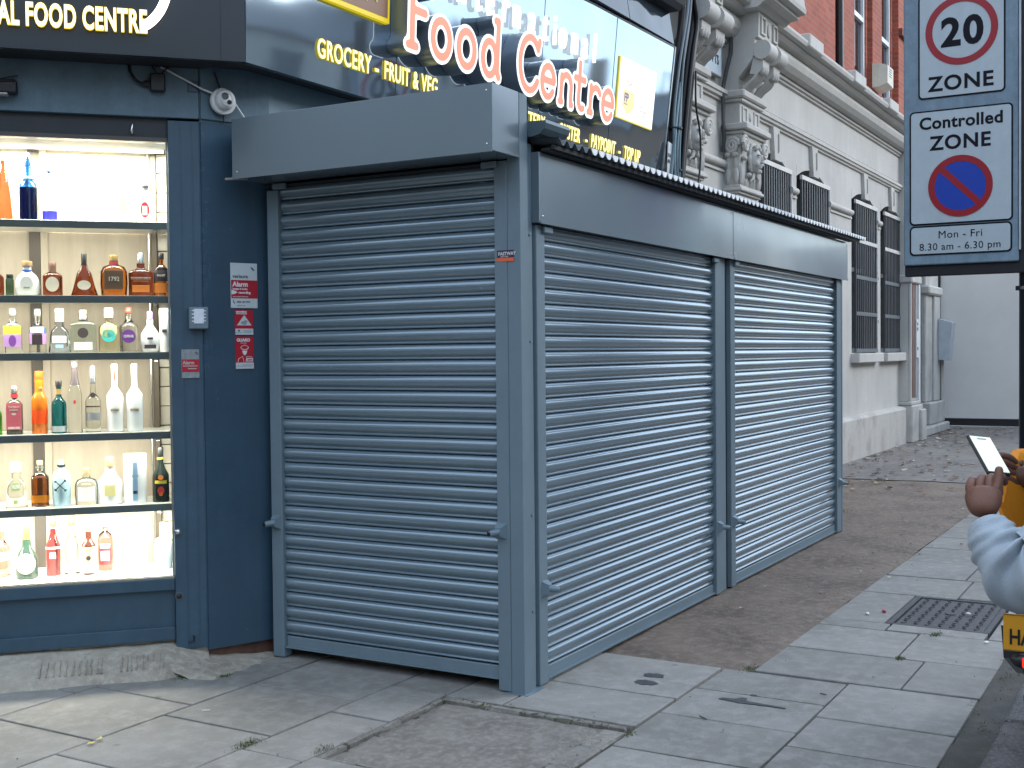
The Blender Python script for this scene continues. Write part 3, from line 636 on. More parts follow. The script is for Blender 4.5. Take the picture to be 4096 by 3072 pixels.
# ---------------------------------------------------- bottles
G = glassm
BOT = []
def prof(kind, h, r, cap):
    """glass outline up to the cap, list of (radius, z)"""
    H = h-cap
    K = {
     'std':   [(.86, 0), (1, .012), (1, .60), (.93, .66), (.55, .74), (.36, .79), (.34, 1)],
     'wine':  [(.90, 0), (1, .012), (1, .56), (.95, .62), (.62, .74), (.38, .86), (.36, 1)],
     'taper': [(1, 0), (1, .02), (.78, .40), (.50, .72), (.30, .85), (.27, 1)],
     'round': [(.72, 0), (.93, .08), (1, .30), (.95, .50), (.72, .68), (.40, .80), (.34, .85), (.34, 1)],
     'bell':  [(.98, 0), (1, .03), (.86, .20), (.68, .48), (.60, .62), (.52, .74), (.30, .84), (.22, 1)],
     'squat': [(.88, 0), (.94, .03), (1, .35), (.98, .68), (.78, .82), (.34, .88), (.30, 1)],
     'box':   [(.97, 0), (1, .015), (1, .66), (.95, .72), (.60, .80), (.33, .85), (.33, 1)],
     'shoulder': [(.97, 0), (1, .015), (1, .70), (.92, .76), (.45, .82), (.33, .85), (.33, 1)],
     'cone':  [(1, 0), (.99, .02), (.82, .55), (.72, .70), (.45, .79), (.40, .82), (.40, 1)],
     'champ': [(.88, 0), (1, .02), (1, .40), (.93, .52), (.70, .68), (.42, .80), (.38, 1)],
     'slim':  [(.92, 0), (1, .01), (1, .62), (.90, .68), (.62, .74), (.55, .78), (.55, 1)],
     'diamond': [(.7, 0), (.9, .05), (1, .30), (.95, .55), (.5, .75), (.32, .82), (.32, 1)],
     'inv':   [(.72, 0), (.78, .02), (1, .60), (.92, .70), (.50, .80), (.40, .85), (.40, 1)],
     'can':   [(1, 0), (1, 1)], 'jar': [(.95, 0), (1, .03), (1, .86), (.85, .92), (.85, 1)]}[kind]
    return [(a*r, b*H) for a, b in K]
def bottle(x, z, h, r, kind, body, label, cap=('k', .02, .40), sq=2, dr=1, liquid=None, band=None, lab=None, y=.20, txt=None, extra=None):
    name = 'box_of_spirits' if kind == 'can' and cap is None else 'bottle'
    t = thing('spirit_carton' if kind == 'can' else 'bottle', label, 'carton' if kind == 'can' else 'bottle', CW(x, y, z+.0005), CR, 'spirits on display in the shop window')
    ch = cap[1] if cap else 0
    pf = prof(kind, h, r, ch)
    obj('body', MB().lathe(pf, n=24, sq=sq, dr=dr), body, t, smooth=50)
    if liquid:      # (material, fraction of the body height)
        zl = liquid[1]*(h-ch); q = [(a*.90, max(b, .006)) for a, b in pf if b < zl]; q.append((np.interp(zl, [b for a, b in pf], [a for a, b in pf])*.90, zl))
        obj('liquid', MB().lathe(q, n=20, sq=sq, dr=dr), liquid[0], t, smooth=50)
    if cap:
        cr = r*cap[2]; c0 = h-ch
        cm = cap[0]
        obj('cap', MB().lathe([(cr*.97, c0-.002), (cr, c0), (cr, h-.002), (cr*.9, h)], n=16), cm, t, smooth=40)
    if band:       # (material, z0, z1, radius factor)
        m_, a, b, k = band; obj('neck_band', MB().lathe([(r*k, a*h), (r*k, b*h)], n=16), m_, t, smooth=60)
    for q in lab or ():      # (shape, material, z0, z1, halfwidth angle or width factor)
        shp, m_, a, b, wd = q[:5]
        rad = lambda zz: np.interp(zz, [p_[1] for p_ in pf], [p_[0] for p_ in pf])+.0012
        if shp == 'wrap':
            zs = [a*h+(b-a)*h*k/4 for k in range(5)]
            obj('label', MB().lathe([(rad(zz), zz) for zz in zs], n=16, sq=sq, dr=dr, a0=-PI/2-wd, a1=-PI/2+wd), m_, t, smooth=50)
        elif shp == 'disc':
            cz = (a+b)/2*h; rr = (b-a)/2*h; yy = -rad(cz)*dr-.0012
            o = obj('label', MB().lathe([(rr*wd, 0), (rr*wd, .0015)], n=20), m_, t, loc=(0, yy, cz), rot=(PI/2, 0, 0)); o.scale = (1, 1/wd, 1)
        elif shp == 'rect':
            cz = (a+b)/2*h; yy = -rad(cz)*dr-.0015
            obj('label', BB(-r*wd, r*wd, yy-.001, yy+.001, a*h, b*h, c=.0005), m_, t)
    if txt:
        s, hh, zz, m_ = txt[:4]; yy = -max(np.interp(zz*h, [p_[1] for p_ in pf], [p_[0] for p_ in pf]), 0)*dr-.0040
        text('lettering', s, hh, m_, t, loc=(0, yy, zz*h), ext=.0004, bold=.0003, xs=(txt[4] if len(txt) > 4 else .85), align='CENTER', rot=(0, txt[5] if len(txt) > 5 else 0, 0))
    if extra: extra(t, h, r, pf)
    return t
clear = G('clear', (.90, .95, .93)); frost = mat('frosted', (.80, .85, .86), .35, var=.03, trans=.5); whiteg = mat('white_glass', (.86, .88, .88), .15, var=.02, trans=.15)
blueg = G('blue', (.03, .16, .55)); amber = G('amber', (.62, .20, .03)); dkamber = G('dark_amber', (.30, .065, .02)); green = G('green', (.08, .17, .10)); dkgreen = mat('bottle_dark', (.015, .022, .016), .08, spec=.8)
orange = mat('orange_coat', (.80, .20, .02), .15, var=.1, trans=.25); teal = G('teal', (.02, .25, .32)); pale = G('pale', (.88, .86, .62)); pink = G('pink', (.72, .12, .14)); purpleg = G('lilac', (.5, .35, .6)); aqua = G('aqua', (.74, .88, .84))
k_ = black; wh = mat('label_white', (.78, .78, .75), .5, var=.03); cr_ = mat('label_cream', (.62, .58, .48), .5); rd = mat('label_red', (.50, .03, .04), .45); yl = mat('label_yellow', (.80, .62, .05), .5)
pu = mat('label_purple', (.16, .05, .28), .45); tl = mat('label_teal', (.03, .50, .50), .45); dk = mat('label_dark', (.04, .03, .035), .5); li = mat('label_lilac', (.45, .25, .55), .5); gn = mat('label_green', (.28, .38, .14), .5)
bl = mat('label_blue', (.05, .12, .42), .45); gold = mat('gold_foil', (.75, .55, .22), .3, .8); cork = mat('cork', (.42, .28, .15), .8, var=.2, scale=60); rc = mat('cap_red', (.65, .05, .03), .35); oc = mat('cap_orange', (.72, .22, .04), .35); sv = mat('silver', (.75, .76, .78), .2, .9)
lblue = mat('label_pale_blue', (.35, .55, .75), .5); pinkl = mat('label_pink', (.60, .12, .16), .5); yg = mat('label_straw', (.72, .66, .30), .5)
whiskey = mat('whiskey', (.55, .17, .03), .1, trans=.8); ora = mat('liquid_orange', (.85, .33, .03), .1, trans=.6)
# top shelf
bottle(-.747, 2.155, .316, .041, 'taper', G('amber_pale', (.26, .085, .03)), 'tall tapering amber bottle at the left end of the top shelf', (clear, .03, .30))
bottle(-.638, 2.155, .326, .042, 'std', blueg, 'cobalt blue bottle with white shoulder ring on the top shelf', (blueg, .06, .30), band=(whiteg, .62, .645, 1.0), liquid=(mat('blue_liquid', (.01, .08, .42), .1, trans=.3), .60))
def ciro(t, h, r, pf):
    text('lettering', 'CIRO', .022, wh, t, loc=(.010, -r-.003, .115), ext=.0005, bold=.0008, rot=(0, -PI/2, 0), space=1.1)
    obj('ball_emblem', MB().ell((0, -r*.75, h*.80), (.012, .008, .012)), bl, t, smooth=60)
bottle(-.543, 2.155, .300, .034, 'slim', frost, 'frosted bottle with blue foot and blue ball emblem, right of the cobalt bottle', (clear, .03, .5), lab=[('wrap', mat('deep_blue', (.03, .03, .55), .3), .01, .16, PI*.98)], extra=ciro)
bottle(-.450, 2.155, .318, .036, 'std', clear, 'clear bottle with a pale blue neck label on the top shelf', (sv, .02, .30), band=(lblue, .78, .90, .37))
bottle(-.281, 2.155, .150, .039, 'box', clear, 'short clear square bottle on the bright part of the top shelf', (wh, .02, .35), sq=4, dr=.7, lab=[('rect', wh, .2, .5, .6)])
bottle(-.211, 2.155, .151, .026, 'can', yg, 'narrow pale yellow carton standing on the top shelf', None, sq=8)
bottle(-.104, 2.155, .208, .054, 'round', whiteg, 'round white bottle with red teardrop label on the top shelf', (wh, .03, .35), lab=[('disc', rd, .12, .50, .52), ('rect', wh, .18, .40, .22)], band=(dk, .84, .90, .37), dr=.7)
# second shelf
bottle(-.784, 1.797, .150, .030, 'box', dkamber, 'dark brown bottle partly cut off at the left of the second shelf', (cork, .025, .4), sq=4, dr=.7)
bottle(-.728, 1.797, .103, .018, 'jar', green, 'small dark green miniature beside the round frosted bottle', (k_, .015, .9), sq=5)
bottle(-.650, 1.797, .166, .057, 'round', whiteg, 'round frosted white bottle with blue neck tag and grey stopper', (cork, .022, .42), band=(bl, .70, .76, .37), lab=[('disc', wh, .12, .56, .8), ('rect', gn, .20, .25, .25)], dr=.7)
bottle(-.536, 1.797, .163, .045, 'box', dkamber, 'dark brown square bottle with a round cream label', (mat('cap_brown', (.15, .08, .06), .5), .025, .38), sq=4, dr=.65, lab=[('disc', cr_, .12, .56, .85), ('rect', dk, .18, .22, .3)], band=(MATS['cap_brown'], .66, .84, .37))
bottle(-.392, 1.797, .208, .063, 'bell', dkamber, 'bell-shaped cognac bottle with black cap and oval cream label', (k_, .055, .20), lab=[('disc', cr_, .14, .36, 1.35)], dr=.6)
bottle(-.255, 1.797, .201, .064, 'squat', amber, 'broad amber bottle marked 1792 with gold stopper', (gold, .025, .33), lab=[('rect', mat('label_smoke', (.10, .06, .035), .4), .16, .62, .68)], band=(mat('maroon', (.20, .02, .04), .5), .74, .86, .31), txt=('1792', .022, .36, cr_, .9), dr=.6)
bottle(-.129, 1.797, .212, .058, 'shoulder', dkamber, 'dark square-shouldered whiskey bottle with silver cap and orange-white label', (sv, .050, .24), sq=5, dr=.55, lab=[('rect', oc, .09, .25, .70), ('rect', cr_, .385, .392, .78), ('rect', cr_, .345, .35, .62)], txt=('WOODFORD RESERVE', .0075, .405, cr_, .9))
bottle(-.033, 1.797, .214, .036, 'box', amber, 'bright orange-amber bottle at the right end of the second shelf', (k_, .028, .40), sq=3, dr=.8, lab=[('wrap', dk, .34, .66, 1.0), ('wrap', oc, .08, .30, 1.1)], txt=('BULLEIT', .009, .46, wh, .9))
# third shelf
def lab_disc(m, m2=None):
    return [('disc', m, .16, .50, 1.0)]
bottle(-.719, 1.523, .214, .040, 'box', clear, 'clear gin bottle with yellow and purple label at the left of the middle shelf', (sv, .035, .42), sq=4, dr=.7, lab=[('rect', yl, .42, .60, .98), ('rect', li, .14, .41, .98), ('disc', pu, .14, .40, .6), ('rect', gn, .18, .36, .15)])
bottle(-.608, 1.523, .212, .039, 'std', clear, 'clear gin bottle with purple label and black square patch', (sv, .035, .40), lab=[('wrap', li, .20, .44, 1.3), ('wrap', bl, .44, .58, 1.25), ('rect', dk, .18, .42, .60), ('rect', wh, .45, .57, .75)])
bottle(-.509, 1.523, .213, .052, 'cone', G('ice', (.72, .82, .93)), 'clear flared bottle with tall white stopper, no round label', (whiteg, .060, .38), lab=[('rect', lblue, .10, .18, .35), ('rect', wh, .22, .38, .62)], dr=.6)
bottle(-.401, 1.523, .206, .060, 'shoulder', aqua, 'wide pale green bottle with a round black disc label', (cork, .018, .28), sq=5, dr=.55, lab=[('disc', dk, .34, .58, 1.0), ('rect', wh, .06, .24, .70)], band=(sv, .78, .90, .32))
bottle(-.283, 1.523, .217, .047, 'shoulder', pale, 'pale yellow bottle with a round turquoise label', (whiteg, .045, .44), sq=4, dr=.65, lab=[('disc', yg, .30, .66, 1.0), ('disc', tl, .23, .53, 1.0), ('disc', mat('teal_dark', (.02, .30, .33), .5), .34, .43, 1.0)])
bottle(-.190, 1.523, .220, .044, 'std', clear, 'clear bottle with red cap and round purple label', (rc, .022, .36), lab=[('disc', pu, .20, .50, 1.0)], txt=('OPIHR', .014, .32, wh, .85))
bottle(-.090, 1.523, .200, .046, 'diamond', whiteg, 'faceted silvery bottle with a purple stopper', (mat('cap_lilac', (.22, .16, .30), .4), .040, .30), sq=1.4, dr=.7, lab=[('rect', dk, .08, .18, .6), ('rect', dk, .30, .36, .3)])
bottle(-.022, 1.523, .214, .024, 'can', wh, 'slim white tube carton against the frame on the middle shelf', None, lab=[('rect', dk, .44, .52, .5)])
# fourth shelf
bottle(-.812, 1.133, .197, .037, 'wine', G('leaf_green', (.12, .55, .05)), 'bright green bottle cut off by the left edge of the picture', (k_, .03, .4))
bottle(-.719, 1.133, .231, .036, 'shoulder', dkgreen, 'dark square bottle wrapped in a red label with silver cap', (sv, .032, .42), sq=5, dr=.9, lab=[('rect', pinkl, .10, .66, .96), ('rect', wh, .12, .165, .75), ('rect', cr_, .30, .305, .7), ('rect', cr_, .24, .245, .7), ('disc', cr_, .405, .45, 2.2)], txt=('THOMAS\nDAKIN', .010, .55, cr_, .9), band=(rd, .76, .84, .45))
def knob(t, h, r, pf): obj('emblem', MB().lathe([(.011, 0), (.009, .004), (0, .005)], n=14), gold, t, loc=(.009, -r-.0005, h*.71), rot=(PI/2, 0, 0))
bottle(-.607, 1.133, .302, .036, 'slim', orange, 'tall glossy orange bottle with a gold dot', (mat('cap_metal_orange', (.85, .25, .05), .2, .6), .04, .56), lab=[('wrap', mat('coat_red', (.90, .10, .02), .15), .16, .38, PI*.98)], extra=knob)
bottle(-.519, 1.133, .255, .035, 'std', teal, 'dark teal glass bottle with gold neck band', (k_, .028, .42), band=(gold, .74, .84, .37), lab=[('wrap', frost, .03, .14, 1.3)])
bottle(-.445, 1.133, .350, .034, 'wine', clear, 'tall clear bottle with a slanted black neck wrap', (sv, .03, .42), lab=[('wrap', dk, .66, .90, PI*.98), ('disc', rd, .40, .46, .6)], sq=3)
bottle(-.362, 1.133, .325, .037, 'std', clear, 'clear stepped bottle with grey label and long silver neck', (sv, .085, .34), lab=[('wrap', mat('label_grey', (.30, .31, .32), .4), .18, .30, 1.1), ('wrap', dk, .38, .40, 1.0), ('disc', dk, .52, .60, 1.0)])
for q, x in enumerate((-.261, -.169)):
    bottle(x, 1.133, .332, .040, 'std', whiteg, ['tall white vodka bottle with a red stripe down its neck', 'tall white vodka bottle with a plain cream neck, nearest the upright'][q], (whiteg, .055, .36),
           lab=[('wrap', cr_, .29, .35, .55)]+([('rect', rc, .76, .93, .10)] if q == 0 else []), txt=('BELVEDERE', .008, .31, dk, .7))
# fifth shelf
bottle(-.719, .779, .220, .050, 'cone', clear, 'clear heavy-footed bottle with green crest label and square glass stopper', (whiteg, .045, .50), sq=4, dr=.6, lab=[('rect', gn, .38, .56, .42), ('rect', wh, .42, .52, .36), ('rect', gn, .10, .18, .18)])
bottle(-.611, .779, .224, .040, 'box', G('clear2', (.9, .9, .85)), 'square bottle of red-brown rum with a cork', (cork, .02, .34), sq=4, dr=.8, liquid=(whiskey, .74), lab=[('wrap', ora, .10, .26, 1.4)], band=(clear, .83, .88, .50))
def bones(t, h, r, pf):
    z = h*.46; rr = .022
    for s in (1, -1):
        mb = MB().tube([(-rr, 0, -rr*s), (rr, 0, rr*s)], .0026, 6)
        for e in (1, -1):
            mb.ell((e*rr+.003, 0, e*rr*s), (.005, .003, .004), 8, 6); mb.ell((e*rr, 0, e*rr*s+.003*s), (.004, .003, .005), 8, 6)
        obj('crossed_bone', mb, dk, t, loc=(-.004, -r-.003-(.004 if s > 0 else 0), z), smooth=60)
bottle(-.514, .779, .223, .043, 'squat', mat('pale_blue_frost', (.45, .68, .80), .3, trans=.35), 'pale blue frosted bottle marked with black crossed bones', (cork, .018, .30), band=(clear, .86, .90, .44), extra=bones)
bottle(-.400, .779, .180, .055, 'squat', clear, 'low wide clear bottle with round cork stopper', (cork, .03, .34), lab=[('wrap', wh, .12, .50, .8), ('rect', cr_, .55, .60, .4)], dr=.6)
bottle(-.291, .779, .230, .058, 'wine', whiteg, 'frosted white bottle with straw label and domed cork stopper', (cork, .045, .36), lab=[('rect', yg, .18, .42, .45)], dr=.6)
bottle(-.172, .779, .241, .054, 'can', mat('carton_white', (.78, .80, .80), .45, var=.04), 'thick white cylinder carton with grey print beside the dark bottle', None, lab=[('rect', MATS['label_pale_blue'], .05, .85, .22), ('rect', dk, .20, .27, .20), ('rect', dk, .55, .58, .26)])
bottle(-.052, .779, .270, .040, 'wine', dkgreen, 'black bottle with yellow label at the right end of the lowest shelf', (k_, .05, .36), lab=[('wrap', yl, .34, .40, .75), ('disc', oc, .41, .50, 1.1), ('disc', rd, .14, .29, .8), ('disc', oc, .12, .19, 1.0)], band=(yl, .78, .82, .39))
# on the display floor
FZ = .437
bottle(-.799, FZ, .262, .034, 'std', G('rose', (.85, .45, .40)), 'rose-coloured bottle cut off at the left on the display floor', (wh, .04, .40), lab=[('wrap', wh, .30, .45, 1.2)], y=.30)
bottle(-.678, FZ, .263, .051, 'champ', mat('green_dark', (.03, .06, .045), .06, trans=.3), 'dark green sparkling wine bottle with orange foil and white oval label', (oc, .075, .34), band=(cr_, .66, .71, .38), lab=[('disc', wh, .10, .48, .9)])
bottle(-.561, FZ, .287, .034, 'wine', pink, 'slim red bottle with red cap on the display floor', (rc, .045, .42), band=(wh, .80, .82, .46), lab=[('wrap', wh, .46, .49, 1.3), ('rect', wh, .30, .40, .4)], y=.24)
bottle(-.475, FZ, .285, .035, 'wine', clear, 'slim clear bottle with red cap on the display floor', (rc, .045, .42), band=(wh, .80, .82, .46), y=.24)
bottle(-.396, FZ, .275, .035, 'inv', mat('brown_glass', (.09, .03, .02), .08, trans=.5), 'brown liqueur bottle with yellow label narrowing to its foot', (mat('cap_olive', (.10, .09, .05), .5), .065, .32), lab=[('wrap', yg, .04, .50, 1.35), ('disc', dk, .26, .35, 1)], txt=('BAROKES', .010, .42, dk, .6))
bottle(-.322, FZ, .260, .037, 'squat', G('pink_pale', (.85, .45, .42)), 'pink gin bottle with pink cap and white label, behind the brown one', (pinkl, .04, .34), lab=[('rect', wh, .44, .52, .6), ('wrap', rd, .12, .50, .9), ('rect', wh, .20, .38, .55)], y=.30)
bottle(-.157, FZ, .215, .034, 'wine', whiteg, 'white bottle nearly lost in the glare of the display floor', (whiteg, .04, .4), y=.28)
bottle(-.045, FZ, .232, .044, 'squat', whiteg, 'round-shouldered pale bottle by the tiles on the display floor', (whiteg, .05, .36), y=.24)
o = obj('downlight', MB().lathe([(.028, 0), (.026, .006), (.018, .007)], n=20), mat('lamp_rim', (.4, .4, .36), .4), loc=CW(-.215, .13, .437)); tag(o, 'small round floor light near the front edge of the display floor', 'light')
# ============================================================ FASCIAS
O2 = Vector((-.27, 1.31, 2.87))
def T_(x): return .02+.10*max(0, min(1, x/4.94))
def mp(x, y, v): return (x, y-T_(x)*v, v)        # x from the corner, y out negative, v up
def X_(x): return x+.27
fas = thing('side_fascia_sign', 'long glossy dark fascia sign along the side wall with lit Food Centre letters', 'shop sign', O2)
def grid(x0, x1, z0, z1, y, nx, nz, th=None):
    mb = MB()
    for i in range(nx+1):
        for j in range(nz+1): mb.v.append(mp(x0+(x1-x0)*i/nx, y, z0+(z1-z0)*j/nz))
    for i in range(nx):
        for j in range(nz): a = i*(nz+1)+j; mb.f.append((a, a+nz+1, a+nz+2, a+1))
    return mb
def fascia():
    xe = X_(4.67)
    seams = [0, X_(.92), X_(2.55), X_(3.62), xe]
    mb = MB()
    for i in range(25):
        x = xe*i/24
        for (y, v) in ((0, 0), (0, 1.11), (.03, 1.11), (.03, 0)): mb.v.append(mp(x, y, v))
    for i in range(24):
        a = 4*i
        for k in range(4): mb.f.append((a+k, a+(k+1) % 4, a+4+(k+1) % 4, a+4+k))
    mb.f += [(0, 1, 2, 3), tuple(24*4+k for k in (3, 2, 1, 0))]
    obj('sign_panel', mb, darkpanel, fas, smooth=30)
    for s in seams[1:-1]:
        obj('panel_seam', MB().add([mp(s+dx, y, v) for dx in (0, .003) for y in (-.0025, .01) for v in (0.002, 1.108)], [(0, 1, 3, 2), (4, 6, 7, 5), (0, 4, 5, 1), (2, 3, 7, 6), (0, 2, 6, 4), (1, 5, 7, 3)]), mat('seam_dark', (.01, .014, .02), .4), fas)
    obj('edge_trim', MB().add([mp(xe+dx, y, v) for dx in (.001, .02) for y in (-.006, .05) for v in (0, 1.12)], [(0, 1, 3, 2), (4, 6, 7, 5), (0, 4, 5, 1), (2, 3, 7, 6), (0, 2, 6, 4), (1, 5, 7, 3)]), mat('trim_alu', (.40, .43, .46), .35, .7), fas)
    obj('top_trim', MB().tube([mp(x, -.001, 1.118) for x in np.linspace(.02, xe, 12)], .007, 6), MATS['trim_alu'], fas)
    # soffit behind the bottom edge
    obj('soffit', MB().add([(0, .031, 0), (xe, .031, 0), (xe, .17, .02), (.2, .17, .02), (-.0, .31, .02)], [(0, 1, 2, 3, 4)]), mat('soffit_dark', (.02, .022, .026), .7), fas)
    ywh = emat('sign_text_glow', (1, .88, .42), 1.6); yed = emat('sign_text_edge', (.95, .72, .03), .75)
    wht = emat('sign_white', (1, 1, 1), 1.35)
    def line(s, x, v, h, xs, m1, m2, off=.008, b=.0004, sp=1.10):
        for mm, bo, dy in ((m2, b+.0030, 0), (m1, b, -.002)):
            me = text('lettering', s, h, mm, fas, ext=.002, bold=bo, xs=xs, mapf=lambda X, Y, Z: mp(X_(x)+X, Y-off+dy, v+Z), space=sp)
    line('GROCERY', .235, .130, .100, .67, ywh, yed); line('-', .715, .130, .1, .9, ywh, yed)
    line('FRUIT & VEG', .80, .130, .100, .62, ywh, yed)
    line('LOTTERY', 2.22, .128, .098, .66, ywh, yed); line('-', 2.735, .128, .098, .9, ywh, yed); line('OYSTER', 2.83, .126, .098, .62, ywh, yed)
    line('-', 3.235, .125, .098, .9, ywh, yed); line('PAYPOINT', 3.33, .124, .098, .60, ywh, yed); line('-', 3.80, .122, .098, .9, ywh, yed); line('TOP UP', 3.90, .120, .098, .60, ywh, yed)
    # 'International', thin tall letters
    s = 'International'; xs_ = [1.36, 1.46, 1.66, 1.78, 1.97, 2.10, 2.30, 2.49, 2.63, 2.71, 2.89, 3.05, 3.22]
    for ch, x in zip(s, xs_):
        text('letter', ch, .215, wht, fas, ext=.010, bold=.0015, xs=.66, mapf=lambda X, Y, Z, x=x: mp(X_(x)+X, Y-.03, .705+Z))
    # Food Centre: channel letters with grey returns, white face and salmon stroke
    def o_(w=.085, h=.085): return [arc(w+.03, h+.03, w, h, 90, 450, 22)]
    L_ = {
     'F': [[(.06, .03), (.06, .40), (.225, .40), (.235, .355)], [(.06, .225), (.18, .225)], [(.025, .03), (.10, .03)]],
     'o': [arc(.115, .125, .085, .10, 90, 450, 22)],
     'd': [arc(.105, .125, .075, .10, 90, 450, 22), [(.165, .36), (.195, .36), (.195, .06), (.215, .03)]],
     'C': [arc(.165, .19, .125, .165, 40, 325, 24), [(.262, .30), (.275, .35)]],
     'e': [[(.035, .13), (.195, .13)]+arc(.115, .125, .082, .098, 5, 325, 20)[0:]],
     'n': [[(.045, .03), (.045, .20)], arc(.115, .14, .07, .075, 180, 0, 12)+[(.185, .03)], [(.185, .03), (.205, .03)], [(.03, .03), (.06, .03)]],
     't': [[(.09, .33), (.09, .09)]+arc(.14, .085, .05, .055, 180, 300, 8), [(.03, .225), (.17, .225)]],
     'r': [[(.05, .03), (.05, .21)], arc(.13, .12, .08, .09, 170, 40, 10), [(.025, .03), (.075, .03)]]}
    pos_ = [('F', .84), ('o', 1.07), ('o', 1.335), ('d', 1.60), ('C', 2.03), ('e', 2.325), ('n', 2.58), ('t', 2.79), ('r', 3.01), ('e', 3.22)]
    ret = mat('letter_return', (.22, .27, .32), .3, .4, var=.05); sal = emat('letter_salmon', (1, .30, .18), .82)
    wface = emat('letter_white', (1, 1, 1), 1.15)
    cache = {}
    for ch, x in pos_:
        o = obj('channel_letter', sdf_mesh(L_[ch], .042, .001, lambda X, Y, Z: mp(X_(x)+X, Y-.116, .285+Z)), wface, fas)
        obj('letter_return', sdf_mesh(L_[ch], .039, .056, lambda X, Y, Z: mp(X_(x)+X, Y-.058, .285+Z)), ret, o)
        obj('letter_stroke', sdf_mesh(L_[ch], .022, .0015, lambda X, Y, Z: mp(X_(x)+X, Y-.1195, .285+Z)), sal, o)
    # white light box with the service logos
    def rect(x0, x1, v0, v1, y0, y1): return MB().add([mp(X_(x), y, v) for x in (x0, x1) for y in (y0, y1) for v in (v0, v1)], [(0, 1, 3, 2), (4, 6, 7, 5), (0, 4, 5, 1), (2, 3, 7, 6), (0, 2, 6, 4), (1, 5, 7, 3)])
    bx = obj('light_box', rect(3.70, 4.36, .40, .85, -.012, -.003), emat('box_yellow', (1, .85, .12), .7), fas)
    obj('light_box_face', rect(3.708, 4.352, .407, .843, -.0155, -.0121), emat('box_white', (1, 1, .97), 1.2), bx)
    pn = emat('print_yellow', (1, .85, .35), .8); pb = emat('print_purple', (.30, .25, .55), .35); pr = emat('print_red', (.75, .35, .30), .5); pg = emat('print_grey', (.60, .55, .55), .5)
    obj('logo_shield', MB().add([mp(X_(x), -.0177, v) for x, v in ((3.78, .62), (3.98, .62), (3.98, .50), (3.88, .44), (3.78, .50))]+[mp(X_(x), -.0160, v) for x, v in ((3.78, .62), (3.98, .62), (3.98, .50), (3.88, .44), (3.78, .50))], [(0, 1, 2, 3, 4), (5, 6, 7, 8, 9), (0, 5, 6, 1), (1, 6, 7, 2), (2, 7, 8, 3), (3, 8, 9, 4), (4, 9, 5, 0)]), pn, bx)
    text('logo_lettering', 'FP', .065, pb, bx, ext=.0006, bold=.003, xs=.9, mapf=lambda X, Y, Z: mp(X_(3.80)+X, Y-.0190, .535+Z))
    text('logo_lettering', 'PayPoint', .014, pb, bx, ext=.0004, mapf=lambda X, Y, Z: mp(X_(3.80)+X, Y-.0190, .512+Z))
    text('logo_lettering', 'LYCA', .035, pr, bx, ext=.0004, bold=.001, mapf=lambda X, Y, Z: mp(X_(3.80)+X, Y-.0180, .66+Z))
    text('logo_lettering', 'THE\nNATIONAL\nLOTTERY', .024, pg, bx, ext=.0004, bold=.0006, xs=.8, mapf=lambda X, Y, Z: mp(X_(4.09)+X, Y-.0180, .53+Z))
    obj('logo_line', rect(4.02, 4.024, .62, .80, -.0180, -.0160), emat('print_pale', (.85, .85, .83), .8), bx)
    # framed picture of vegetables, given emission to brighten its dark face
    vp = obj('picture_box', rect(-.05, .81, .42, 1.02, -.03, -.003), emat('picture_yellow', (1, .78, .01), .55), fas)
    obj('picture_ground', rect(-.03, .79, .445, 1.0, -.033, -.0301), emat('veg_dark', (.30, .16, .10), .35), vp)
    rnd = random.Random(4)
    groups = [('pepper', (.80, .14, .08), 34, (.08, .42), .035), ('bean_pod', (.55, .72, .18), 60, (.40, .70), .006), ('onion', (.36, .10, .20), 10, (.71, .77), .03), ('cabbage_leaf', (.75, .78, .45), 12, (-.02, .10), .04)]
    for nm, c, n, (a, b), rr in groups:
        mb = MB()
        for _ in range(n):
            x = rnd.uniform(a, b); v = rnd.uniform(.47, .97)
            if nm == 'bean_pod':
                an = rnd.uniform(1.7, 2.4); l = rnd.uniform(.05, .13); x1 = x+l*math.cos(an)*.6; v1 = v+l*math.sin(an)
                x1 = max(min(x1, .78), -.02); v1 = min(v1, .99); mb.tube([mp(X_(x), -.038, v), mp(X_((x+x1)/2)+.008, -.041, (v+v1)/2), mp(X_(x1), -.038, v1)], [rr*.5, rr, rr*.4], 6)
            else:
                q = mp(X_(x), -.034, v); k = rnd.uniform(.5, 1); mb.ell(q, (rr*k, .008, rr*k*rnd.uniform(.6, 1.1)), 10, 6)
        obj(nm, mb, emat('veg_'+nm, c, .85), vp, smooth=60, kind='stuff' if n > 20 else None)
fascia()
canted = thing('canted_fascia_sign', 'dark fascia over the lit window with glowing yellow FOOD CENTRE lettering', 'shop sign', (CO.x, CO.y, 0), CR)
